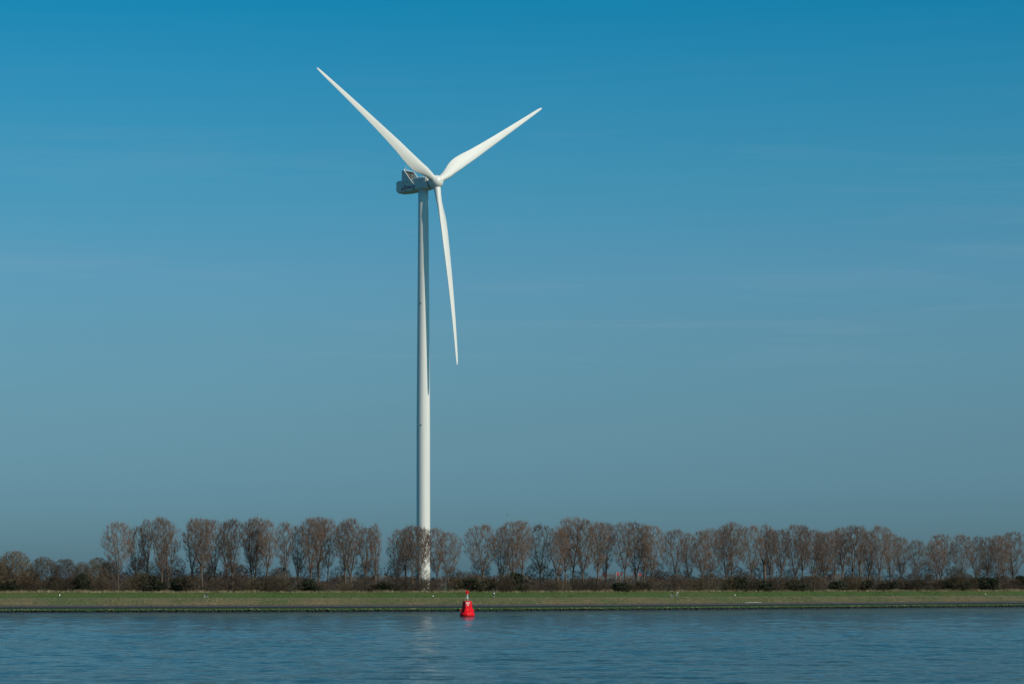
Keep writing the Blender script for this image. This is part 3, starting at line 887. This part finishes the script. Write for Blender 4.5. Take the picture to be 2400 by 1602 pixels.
# shrubs
def shrub(seed, H, W, mat, dens=1.0, lean=0.0, leafy=False, open_=0.0):
    rnd = random.Random(seed); S = Segs(); C = Segs()
    zc = H*(.38+open_*.25)
    lob = [(rnd.uniform(0, 6.28), rnd.uniform(.7, 1.15)) for _ in range(5)]
    def env(z, a=0.0):
        q = (z-zc)/(H-zc) if z > zc else (zc-z)/zc*(.55+open_*.4)
        w_ = sum(f*(1+math.cos(a-a0))**3 for a0, f in lob)/sum((1+math.cos(a-a0))**3 for a0, f in lob)
        return W*.5*math.sqrt(max(0, 1-min(1, q)**2.1))*w_
    def inside(e): return e.z < H*1.02 and math.hypot(e.x, e.y) < env(max(0, e.z), math.atan2(e.y, e.x))*1.05+.1
    nodes = [(Vector((rnd.gauss(0, .06), rnd.gauss(0, .06), .05)), Vector((0, 0, 1)), .10) for _ in range(3 if open_ else 7)]
    def targets(n, lo, hi, z0=.12):
        t = []
        while len(t) < n:
            z = rnd.uniform(H*max(z0, open_*.3), H*.98); a = rnd.uniform(0, 6.28); e = env(z, a)
            if rnd.random() > e/(W*.5)+.05: continue
            rr = e*math.sqrt(rnd.uniform(lo*lo, hi*hi)); t.append((math.cos(a)*rr, math.sin(a)*rr, z))
        return t
    b1 = colonize(rnd, S, C, nodes, sorted(targets(int(18*dens), .3, .85, .3), key=lambda t: t[2]), .09, .03, .10, .9, 6, .5)
    n2 = nodes + [x for b_ in b1 for x in b_]
    b2 = colonize(rnd, S, C, n2, sorted(targets(int(90*dens), .2, .94), key=lambda t: t[2]), .04, .018, .08, .7, 4, .5)
    n3 = n2 + [x for b_ in b2 for x in b_]
    b3 = colonize(rnd, None, C, n3, targets(int(240*dens), .15, .98, .03), .026, .013, .05, .4, 3, .5)
    k = H/5*.55 + .3
    twig_out(rnd, C, b2, 7, .3*k, .9*k, inside, .019, False, .35); twig_out(rnd, C, b3, 8, .3*k, .9*k, inside, .018, False, .35)
    sm = S.mesh('shrub_stems', M['bark'], 4)
    if leafy:
        n = int(5200*dens); V = np.zeros((n, 3, 3))
        cl = []
        for k in range(34):
            a = rnd.uniform(0, 6.28); rr = math.sqrt(rnd.random())*.85; z = rnd.uniform(.08, .95)
            rr *= math.sqrt(max(.05, 1-((z-.35)/.65)**2 if z > .35 else 1))
            cl.append(Vector((math.cos(a)*rr*W*.5, math.sin(a)*rr*W*.5, z*H*.92)))
        for k in range(n):
            c = cl[rnd.randrange(len(cl))]; q = c+Vector((rnd.gauss(0, W*.085), rnd.gauss(0, W*.085), rnd.gauss(0, H*.07)))
            if q.z < .05: q.z = rnd.uniform(.05, .5)
            s_ = rnd.uniform(.08, .17)
            for j in range(3): V[k, j] = (q.x+rnd.gauss(0, s_), q.y+rnd.gauss(0, s_), q.z+rnd.gauss(0, s_))
        cm = fast_mesh('shrub_foliage', V.reshape(-1, 3), tris=np.arange(3*n).reshape(-1, 3), mat=mat)
    else: cm = C.mesh('shrub_twigs', mat)
    return sm, cm, *extent(cm), leafy
SV = [shrub(101, 5, 7, M['twig_dark'], 1.25), shrub(102, 5, 6.5, M['twig_grey'], 1.15), shrub(103, 5, 8, M['twig_olive'], 1.2), shrub(104, 5, 6, M['twig_dark'], 1.1),
      shrub(105, 4, 5.5, M['leaf_dark'], 1.0, leafy=True), shrub(106, 4, 6.5, M['leaf_dark'], 1.15, leafy=True), shrub(107, 10, 11, M['twig_warm'], 3.2), shrub(108, 10, 10, M['twig_warm'], 3.2), shrub(109, 9, 10, M['twig_grey'], 3.0)]
# column, top row, width px, kind (b brown, g grey, o olive, e evergreen, B big)
SHR = [(-30,1300,95,'B'),(35,1291,84,'B'),(8,1325,60,'B'),(100,1304,70,'B'),(68,1332,52,'B'),(153,1309,60,'B'),(192,1316,46,'B'),(228,1306,58,'B'),(255,1318,50,'B'),
 (22,1360,34,'e'),(140,1356,38,'o'),(192,1344,30,'e'),(60,1350,48,'b'),(168,1350,44,'b'),(240,1352,40,'b'),(128,1350,46,'g'),
 (285,1340,54,'g'),(312,1352,40,'o'),(345,1344,44,'e'),(372,1362,34,'e'),(330,1338,50,'b'),(400,1330,62,'g'),(425,1352,44,'e'),(448,1344,50,'b'),(480,1322,64,'g'),(505,1352,44,'b'),(535,1348,50,'g'),(566,1344,54,'b'),(560,1322,60,'g'),(596,1354,40,'o'),
 (625,1348,54,'b'),(652,1346,50,'o'),(690,1350,56,'b'),(724,1356,46,'e'),(655,1328,46,'g'),(752,1360,40,'b'),(785,1352,52,'g'),(806,1364,36,'o'),(832,1358,50,'b'),(862,1352,54,'b'),(895,1362,44,'e'),(920,1352,54,'b'),(950,1350,54,'b'),
 (975,1350,44,'g'),(1000,1356,44,'b'),(1018,1352,36,'g'),(1070,1352,34,'o'),(1088,1338,58,'b'),(1098,1354,50,'e'),(1112,1348,50,'o'),(1140,1356,48,'e'),(1165,1346,46,'b'),(1185,1344,46,'b'),(1208,1342,52,'e'),
 (1238,1358,46,'b'),(1262,1352,50,'g'),(1290,1360,44,'b'),(1312,1358,44,'o'),(1350,1356,40,'b'),(1368,1358,44,'g'),(1388,1352,44,'b'),(1412,1356,44,'b'),(1436,1354,44,'g'),(1452,1364,44,'e'),(1478,1354,50,'b'),(1500,1362,40,'e'),
 (1526,1352,50,'b'),(1556,1336,60,'g'),(1590,1344,50,'b'),(1615,1348,46,'g'),(1640,1352,46,'o'),(1660,1342,50,'b'),(1700,1346,50,'o'),(1728,1352,50,'e'),(1752,1348,50,'b'),(1740,1338,50,'g'),(1785,1358,44,'e'),(1810,1352,46,'b'),
 (1835,1346,56,'o'),(1862,1358,44,'e'),(1886,1348,50,'b'),(1910,1346,46,'b'),(1935,1354,44,'g'),(1962,1360,44,'e'),(1985,1350,44,'b'),(2004,1348,44,'o'),(2025,1358,44,'e'),(2055,1358,50,'b'),(2082,1362,44,'e'),(2110,1354,48,'g'),
 (2136,1342,50,'b'),(2150,1358,48,'e'),(2178,1344,50,'b'),(2210,1360,44,'e'),(2236,1326,46,'o'),(2244,1352,46,'e'),(2265,1344,46,'b'),(2290,1352,44,'e'),(2318,1352,40,'e'),(2345,1346,44,'b'),(2372,1354,40,'b'),(2396,1348,40,'e'),(2420,1348,48,'b')]
shx = [q[0] for q in SHR]
LOOK = {'B': 'large rounded bare thicket', 'b': 'brown twiggy shrub', 'g': 'grey leafless shrub', 'o': 'olive tinged shrub', 'e': 'dark evergreen bush'}
for k, (sx, sy, sw, kd) in enumerate(SHR):
    off = {'B': 60, 'e': 55.6, 'g': 64, 'b': 55.2, 'o': 54.6}[kd] + trnd.uniform(-.8, 1.5)
    P = on_dike(sx, off); s = F/P.y
    H = (HORIZ-sy)/s+EYE-4.95; Wd = sw/s*(1.08 if kd == 'B' else 1.28)
    v = {'B': [6, 7, 8], 'b': [0, 3], 'g': [1], 'o': [2], 'e': [4, 5]}[kd]; v = SV[v[k % len(v)]]
    t = empty('shrub', (P.x, P.y, 4.9), trnd.uniform(0, 6.28)); t.scale = (Wd/v[3], Wd/v[3], H/v[2])
    same = [q[0] for q in SHR if q[3] == kd]
    noun = {'B': 'thicket', 'b': 'brown shrub', 'g': 'grey shrub', 'o': 'olive shrub', 'e': 'evergreen bush'}[kd]
    t['label'] = LOOK[kd] + ', ' + place_label(sx, same, noun)
    t['category'] = 'shrub'; t['group'] = 'shrubs at the foot of the poplars'
    link(bpy.data.objects.new('stems', v[0]), t); link(bpy.data.objects.new('foliage' if v[4] else 'twigs', v[1]), t)

# thin young trees that fill the gaps behind the row
YV = [shrub(201, 9, 7, M['twig_grey'], .7, open_=1), shrub(202, 9, 6, M['twig_dark'], .65, open_=1), shrub(203, 9, 8, M['twig_grey'], .8, open_=1)]
YNG = []
yx = 262
while yx < 2420:
    if 1396 < yx < 1506: yx += 30; continue
    YNG.append((yx, trnd.uniform(1304, 1338) + (8 if yx > 2000 else 0), trnd.uniform(44, 66))); yx += trnd.uniform(44, 84)
yxs = [q[0] for q in YNG]
for k, (sx, sy, sw) in enumerate(YNG):
    P = on_dike(sx, 73+trnd.uniform(0, 8)); s = F/P.y; v = YV[k % 3]
    H = (HORIZ-sy)/s+EYE-5.0; Wd = sw/s
    t = empty('young_tree', (P.x, P.y, 4.95), trnd.uniform(0, 6.28)); t.scale = (Wd/v[3], Wd/v[3], H/v[2])
    t['label'] = ('low' if sy > 1325 else 'thin') + ' bare tree, ' + place_label(sx, yxs, 'young tree')
    t['category'] = 'tree'; t['group'] = 'young leafless trees behind the poplars'
    link(bpy.data.objects.new('trunk', v[0]), t); link(bpy.data.objects.new('crown', v[1]), t)

# the wood beyond the row: one grey mass far behind
def far_wood():
    rnd = np.random.default_rng(4); n = 52000
    x = rnd.uniform(-300, 420, n); dep = rnd.uniform(0, 60, n)
    hmax = np.array([3.6 + 2.4*mnoise.noise(Vector((v*.035, 2, 0))) + 1.6*mnoise.noise(Vector((v*.13, 5, 0))) for v in x])
    y = np.array([shore(v) for v in x])+ 190 + dep
    z = 5.0 + rnd.random(n)**.8*np.maximum(hmax, 1.2)*1.1
    A = np.stack([x, y, z], 1); dd = np.stack([rnd.normal(0, .35, n), rnd.normal(0, .35, n), rnd.uniform(.5, 1.5, n)], 1)
    S = Segs(); S.a = list(A); S.b = list(A+dd); S.ra = list(rnd.uniform(.06, .12, n)); S.rb = [.03]*n
    o = link(bpy.data.objects.new('far_woodland', S.mesh('far_woodland', M['twig_grey'])))
    tag(o, 'low grey leafless woodland seen between the poplar trunks', 'woodland', kind='stuff')
far_wood()

# ------------------------------------------------------------------ small things on and behind the dike
def marker(pxx, pyb, pyt, lab):
    # which offset of the dike is seen at that row
    lo, hi = 8.0, 52.0
    for _ in range(40):
        mid = (lo+hi)/2; P = on_dike(pxx, mid)
        if HORIZ + F*(EYE-P.z)/P.y > pyb: lo = mid
        else: hi = mid
    h = (pyb-pyt)/F*P.y
    o = empty('marker_post', P, R(20)); tag(o, lab, 'marker post', 'white topped marker posts on the dike')
    mb = MB(); mb.box((-.07, -.07, -.2), (.07, .07, h*.5)); mb.build('post', M['black'], o)
    mb = MB(); mb.box((-.1, -.1, h*.5), (.1, .1, h*.92)); mb.add([(-.1,-.1,h*.92), (.1,-.1,h*.92), (.1,.1,h*.92), (-.1,.1,h*.92), (0,0,h)], [(0,1,4),(1,2,4),(2,3,4),(3,0,4)]); mb.build('head', M['marker_white'], o)
    return P
marker(140, 1400, 1391, 'tallest white topped marker post, at the far left of the dike')
marker(1015, 1400, 1394.5, 'white marker post just right of the turbine tower')
marker(1722.5, 1398, 1392, 'white marker post right of the pair of cyclists')
marker(2309.6, 1394, 1390, 'white marker post near the right edge of the photo')

def stone(name, pxx, off, w_, h_, mat, lab, cat='stone'):
    P = on_dike(pxx, off); rnd = random.Random(int(pxx)); mb = MB(); mb.ball((0, 0, h_*.3), 1, 9, 6)
    vs = [Vector((v.x*w_/2, v.y*w_/2.4, (v.z)*h_/1.6))*(1+rnd.uniform(-.15, .15)) for v in mb.v]
    o = mesh_obj(name, vs, mb.f, mat); o.location = P; tag(o, lab, cat); return o
stone('pale_stone', 1125, 19, .3, .26, M['stone_pale'], 'small white stone on the slope right of the red buoy')
stone('flat_stone', 1259, 15.8, .8, .12, M['stone_pale'], 'flat pale slab on the slope between the buoy and the flags')
stone('concrete_slab', 1764, 14.6, 5.6, .3, M['concrete'], 'long pale concrete patch low on the slope at the right', 'slab')
stone('dark_stone', 85, 20, .9, .55, M['stone_dark'], 'dark stone lying on the dry grass at the far left')
stone('roadside_slab', 1037, 59, 3.6, .25, M['concrete'], 'pale slab in the gap between trunks right of the turbine tower', 'slab')
stone('white_stone', 2166, 51.5, .5, .3, M['stone_pale'], 'pale stone on the dike crest below the far right thicket')

# flags
for k, (fx, fy, fw, fh, lean_) in enumerate(((1412, 1341, 6.5, 8, .5), (1445, 1341, 5.5, 7, .1), (1454, 1340, 4, 8, .0), (1485, 1340, 4, 6, .1), (1497, 1342, 5.5, 6, .3))):
    P = on_dike(fx, 68); s = F/P.y
    zt = EYE+(HORIZ-fy)/s+.15
    o = empty('flag', (P.x, P.y, 5.0))
    tag(o, ['leftmost red and white flag on a thin pole behind the poplars', 'second red and white flag from the left, behind the poplars', 'narrow red flag, third from the left behind the poplars',
            'faint red flag half hidden by branches, fourth from the left', 'rightmost small red flag behind the poplars'][k], 'flag', 'red flags beyond the trees')
    mb = MB(); mb.tube([(0,0,0), (0,0,zt-5.0)], .05, 8); mb.ball((0,0,zt-5.0), .08); mb.build('pole', M['steel'], o)
    for nm, u0, u1, mt in (('cloth', 0, 1, M['flag_red']), ('white_disc', .3, .72, M['whitecloth'])):
        mb = MB(); vs = []; fs = []; W_ = fw/s; H_ = fh/s; nn = 8
        v0, v1 = (0, 1) if nm == 'cloth' else (.28, .72); e = 0 if nm == 'cloth' else .015
        for sd in (-1, 1):
            for i in range(nn+1):
                u = u0+(u1-u0)*i/nn
                for v in (v0, v1):
                    vs.append((.05+u*W_, .12*math.sin(u*6)+sd*(.008+e), zt-5.0-.05-v*H_-lean_*u*H_*.6))
        m_ = 2*(nn+1)
        for i in range(nn):
            q = 2*i; fs += [(q, q+1, q+3, q+2), (m_+q+2, m_+q+3, m_+q+1, m_+q)]
        for a_, b_ in ((0, 1), (2*nn, 2*nn+1)): fs.append((a_, b_, m_+b_, m_+a_))
        for i in range(nn): fs += [(2*i, 2*i+2, m_+2*i+2, m_+2*i), (2*i+1, 2*i+3, m_+2*i+3, m_+2*i+1)]
        mb.add(vs, fs); mb.build(nm, mt, o)

# wire masts behind the trees and the wires strung between them
tops = []
for k, (mx, my) in enumerate(((1272, 1339), (1820, 1340), (1854, 1341), (1895, 1342), (2062, 1343))):
    P = on_dike(mx, 82); s = F/P.y; zt = EYE+(HORIZ-my)/s
    o = empty('wire_mast', (P.x, P.y, 5.0))
    tag(o, ['slim wire mast between trunks left of the flags', 'white-capped wire mast, left one of three in a group', 'white-capped wire mast in the middle of a group of three',
            'white-capped wire mast, right one of three in a group', 'slim wire mast at the end of the wire, far right'][k], 'mast', 'slim masts carrying a wire behind the trees')
    mb = MB(); mb.tube([(0,0,0), (0,0,zt-5.0)], [.13, .09], 8); mb.build('pole', M['steel'], o)
    mb = MB(); mb.box((-.35, -.06, zt-5.1), (.35, .06, zt-4.98)); mb.build('crossarm', M['bike_dark'], o)
    mb = MB(); mb.lathe([(.12, zt-4.98), (.16, zt-4.9), (.14, zt-4.6), (.04, zt-4.5)], 10); mb.build('insulator', M['marker_white'], o)
    tops.append(Vector((P.x, P.y, zt-.1)))
for k, (a_, b_) in enumerate(((1, 2), (2, 3), (3, 4))):
    pts = [tops[a_].lerp(tops[b_], t/8) - Vector((0, 0, .25*math.sin(math.pi*t/8))) for t in range(9)]
    mb = MB(); mb.tube(pts, .05, 5); o = mb.build('overhead_wire', M['bike_dark'])
    tag(o, ['dark wire between the left and middle wire masts', 'dark wire between the middle and right wire masts', 'long dark wire running right from the group of masts'][k], 'wire', 'wires between the masts')

# bird, a speck over the trees
P = px(1189, 1206, 640)
bird = mesh_obj('bird', [(0,-.22,0),(.05,0,.04),(-.05,0,.04),(0,.2,0),(0,0,-.05),(.2,-.03,.12),(.55,.08,.02),(.18,.1,.1),(-.2,-.03,.12),(-.55,.08,.02),(-.18,.1,.1)],
    [(0,1,2),(1,3,2),(0,4,1),(0,2,4),(1,4,3),(2,3,4),(1,5,7),(5,6,7),(2,10,8),(8,10,9),(1,7,3),(2,3,10)], M['black'])
bird.location = P; bird.rotation_euler = (0, 0, R(40)); tag(bird, 'tiny dark bird flying above the poplars right of the turbine', 'bird')

# ------------------------------------------------------------------ cyclists
def skin_mesh(name, joints, edges, mat, sub=2):
    me = bpy.data.meshes.new(name); me.from_pydata([j[:3] for j in joints], edges, [])
    ob = bpy.data.objects.new('tmp', me); COL.objects.link(ob)
    md = ob.modifiers.new('s', 'SKIN'); md.use_smooth_shade = True
    for v, j in zip(me.skin_vertices[0].data, joints): v.radius = (j[3], j[3])
    me.skin_vertices[0].data[0].use_root = True
    ms = ob.modifiers.new('d', 'SUBSURF'); ms.levels = ms.render_levels = sub
    bpy.context.view_layer.update()
    out_ = bpy.data.meshes.new_from_object(ob.evaluated_get(bpy.context.evaluated_depsgraph_get()))
    bpy.data.objects.remove(ob); out_.materials.clear(); out_.materials.append(mat)
    return out_

def make_bicycle():
    t = empty('bicycle', (0, 0, 0))
    for wx in (-.52, .52):
        ti = MB(); 
        pts = [(wx+.335*math.cos(a), 0, .345+.335*math.sin(a)) for a in [2*math.pi*k/28 for k in range(29)]]
        ti.tube(pts, .019, 6, cap=False); wh = ti.build('wheel', M['tyre'], t, True)
        ri = MB(); ri.tube([(wx+.305*math.cos(a), 0, .345+.305*math.sin(a)) for a in [2*math.pi*k/28 for k in range(29)]], .011, 5, cap=False)
        for k in range(14):
            a = 2*math.pi*k/14; ri.tube([(wx, .0, .345), (wx+.3*math.cos(a), 0, .345+.3*math.sin(a))], .003, 3)
        ri.tube([(wx, -.05, .345), (wx, .05, .345)], .022, 8); ri.build('rim', M['bike'], wh)
        mg = MB(); mg.tube([(wx+.36*math.cos(a), 0, .345+.36*math.sin(a)) for a in [R(20+k*14) for k in range(11)]], .014, 5); mg.build('mudguard', M['bike'], t)
    fr = MB(); bb = (-.08, 0, .29); st_ = (-.22, 0, .80); hd = (.33, 0, .85); hl = (.36, 0, .72)
    for a_, b_ in ((bb, st_), (st_, hd), (bb, hl), (hd, hl)): fr.tube([a_, b_], .018, 8)
    for sy in (-.05, .05):
        fr.tube([bb, (-.52, sy, .345)], .010, 6); fr.tube([st_, (-.52, sy, .345)], .009, 6); fr.tube([hl, (.47, sy*.9, .45), (.52, sy*.9, .345)], .012, 6)
    fr.build('frame', M['bike'], t, True)
    hb = MB(); hb.tube([hd, (.31, 0, 1.02)], .014, 6); hb.tube([(.16, -.27, 1.04), (.28, -.22, 1.05), (.32, 0, 1.02), (.28, .22, 1.05), (.16, .27, 1.04)], .012, 6); hb.build('handlebar', M['bike'], t, True)
    sd = MB(); sd.tube([st_, (-.25, 0, .95)], .013, 6); sd.ball((-.26, 0, .975), .13, 10, 6, (1, .62, .28)); sd.build('saddle', M['bike_dark'], t, True)
    cr = MB(); cr.tube([(-.08, -.07, .29), (-.08, .07, .29)], .03, 10); cr.lathe([(.09, -.005), (.09, .005)], 20, Matrix.Translation((-.08, -.06, .29)) @ Matrix.Rotation(R(90), 4, 'X'))
    cr.tube([(-.08, -.08, .29), (-.02, -.09, .13)], .01, 5); cr.tube([(-.08, .08, .29), (-.14, .09, .45)], .01, 5)
    cr.box((-.07, -.17, .11), (.04, -.09, .135)); cr.box((-.19, .09, .445), (-.08, .17, .47)); cr.build('pedals', M['bike_dark'], t)
    rk = MB(); rk.box((-.75, -.06, .73), (-.38, .06, .75)); rk.tube([(-.7, .05, .73), (-.52, .05, .345)], .007, 4); rk.tube([(-.7, -.05, .73), (-.52, -.05, .345)], .007, 4); rk.build('carrier', M['bike_dark'], t)
    return t

HAND = {1: (.17, .26, 1.05), -1: (.17, -.26, 1.05)}
def make_rider(jacket, trousers, hat):
    t = empty('person', (0, 0, 0))
    hip = (-.25, 0, 1.03); J = []; E = []
    def chain(start, pts):
        prev = start
        for p in pts:
            J.append(p); E.append((prev, len(J)-1)); prev = len(J)-1
        return prev
    J.append((*hip, .115)); 
    chest = chain(0, [(-.20, 0, 1.18, .115), (-.12, 0, 1.34, .135), (-.07, 0, 1.46, .115)])
    neck = chain(chest, [(-.03, 0, 1.56, .052)])
    for s in (-1, 1):
        foot_z = .135 if s < 0 else .47; fx = -.04 if s < 0 else -.16
        knee = (.13 if s < 0 else .20, s*.12, .58 if s < 0 else .78)
        chain(0, [(-.20, s*.09, .98, .095), (knee[0]*.4-.08, s*.11, (knee[2]+.98)/2+.03, .075), (*knee, .056), ((knee[0]+fx)/2-.03, s*.12, (knee[2]+foot_z)/2+.05, .052), (fx-.03, s*.125, foot_z+.09, .034), (fx+.03, s*.13, foot_z+.05, .034), (fx+.14, s*.135, foot_z+.035, .024)])
        h = HAND[s]
        chain(chest, [(-.06, s*.17, 1.45, .062), (-.04, s*.23, 1.32, .046), (.02, s*.27, 1.20, .040), (.09, s*.265, 1.12, .032), (.135, s*.262, 1.075, .024), (h[0]-.005, s*.26, 1.068, .026)])
    body = skin_mesh('body', J, E, M['skin'], 1)
    bo = link(bpy.data.objects.new('body', body), t)
    # head with face, and the hands, joined into the body's mesh
    import bmesh
    bm = bmesh.new(); bm.from_mesh(body)
    mb = MB(); hc = Vector((.01, 0, 1.69))
    mb.ball(hc, .1, 14, 10, (.98, .80, 1.2)); mb.ball(hc+Vector((.10, 0, -.015)), .02, 6, 5, (1.1, .7, 1.3))
    mb.ball(hc+Vector((.085, 0, -.065)), .02, 6, 4, (.6, 1.4, .4)); mb.ball(hc+Vector((.05, 0, -.10)), .04, 6, 5)
    for s in (-1, 1):
        mb.ball(hc+Vector((.0, s*.08, -.01)), .025, 6, 5, (.8, .4, 1.2)); mb.ball(hc+Vector((.083, s*.033, .012)), .013, 6, 4)
        hx, hy, hz = HAND[s]
        for q in range(4):      # four fingers curled round the grip, then the thumb
            xx = hx-.035+q*.02; rr = [.0075, .0085, .0085, .008][q]; ln = [.8, .95, 1, .9][q]
            mb.tube([(xx, s*(.26-.01), hz+.028), (xx+.008, s*(.26+.03*ln), hz+.022), (xx+.006, s*(.26+.036*ln), hz-.006), (xx, s*(.26+.01), hz-.022)], [rr, rr, rr*.9, rr*.75], 6)
        mb.tube([(hx-.02, s*.24, hz+.01), (hx+.012, s*.226, hz-.002), (hx+.035, s*.232, hz-.014)], [.011, .010, .008], 6)
    vv = [bm.verts.new(v) for v in mb.v]
    for f in mb.f:
        try: bm.faces.new([vv[i] for i in f])
        except ValueError: pass
    bm.to_mesh(body); bm.free()
    # clothes
    J2 = [(-.25, 0, 1.0, .135)]; E2 = []
    def ch2(JJ, EE, st, pts):
        prev = st
        for p in pts: JJ.append(p); EE.append((prev, len(JJ)-1)); prev = len(JJ)-1
        return prev
    c = ch2(J2, E2, 0, [(-.20, 0, 1.18, .14), (-.12, 0, 1.34, .16), (-.075, 0, 1.47, .12), (-.045, 0, 1.54, .065)])
    for s in (-1, 1): ch2(J2, E2, c-1, [(-.06, s*.17, 1.455, .08), (-.04, s*.235, 1.32, .064), (.02, s*.273, 1.20, .056), (.09, s*.268, 1.118, .043)])
    link(bpy.data.objects.new('jacket', skin_mesh('jacket', J2, E2, jacket, 1)), t)
    J3 = [(-.25, 0, 1.02, .13)]; E3 = []
    for s in (-1, 1):
        foot_z = .135 if s < 0 else .47; fx = -.04 if s < 0 else -.16
        knee = (.13 if s < 0 else .20, s*.12, .58 if s < 0 else .78)
        ch2(J3, E3, 0, [(-.20, s*.09, .98, .112), (knee[0]*.4-.08, s*.11, (knee[2]+.98)/2+.03, .09), (*knee, .07), ((knee[0]+fx)/2-.03, s*.12, (knee[2]+foot_z)/2+.05, .062), (fx-.025, s*.125, foot_z+.12, .045)])
    link(bpy.data.objects.new('trousers', skin_mesh('trousers', J3, E3, trousers, 1)), t)
    for s in (-1, 1):
        foot_z = .135 if s < 0 else .47; fx = -.04 if s < 0 else -.16
        mb = MB(); mb.ball((fx+.045, s*.131, foot_z+.038), .13, 10, 6, (1, .36, .33)); mb.build('shoe', M['black'], t, True)
    mb = MB(); mb.ball((-.005, 0, 1.735), .108, 14, 9, (1.02, .86, .86)); mb.build('helmet' if hat is not M['hair'] else 'hair', hat, t, True)
    return t

proto_bike = make_bicycle()
riders = [(483, 35.2, 235, M['teal'], M['black'], M['navy'], 'person in a dark teal jacket cycling alone on the left of the dike', 'pale silver bicycle ridden by the lone cyclist at the left', 0),
          (1157, 35.6, 112, M['teal'], M['black'], M['navy'], 'person in a teal jacket cycling right of the red buoy', 'bicycle under the teal-jacketed cyclist beside the buoy', 1),
          (1575, 35.4, 232, M['black'], M['black'], M['hair'], 'person in black clothes, left one of the cycling pair', 'silver bicycle of the black-clad rider in the pair', 2),
          (1587, 36.0, 240, M['whitecloth'], M['tan'], M['navy'], 'person in a white top and khaki trousers, right one of the pair', 'bicycle of the white-topped rider in the pair', 3)]
for cx, off, deg, jk, tr, hat, lab, lb2, k in riders:
    P = on_dike(cx, off); P.z += .01
    b = proto_bike if k == 0 else copy_tree(proto_bike)
    b.location = P; b.rotation_euler = (0, 0, R(deg)); tag(b, lb2, 'bicycle', 'bicycles on the dike path')
    r_ = make_rider(jk, tr, hat); r_.location = P; r_.rotation_euler = (0, 0, R(deg)); tag(r_, lab, 'person', 'cyclists on the dike path')
    if k == 1:     # white bag on the back
        mb = MB(); mb.box((-.42, -.15, 1.05), (-.24, .15, 1.42)); bg_ = mb.build('shoulder_bag', M['whitecloth']); md = bg_.modifiers.new('b', 'BEVEL'); md.width = .05; md.segments = 3
        bg_.location = P; bg_.rotation_euler = (0, 0, R(deg)); tag(bg_, 'small white bag on the back of the teal-jacketed cyclist', 'bag')
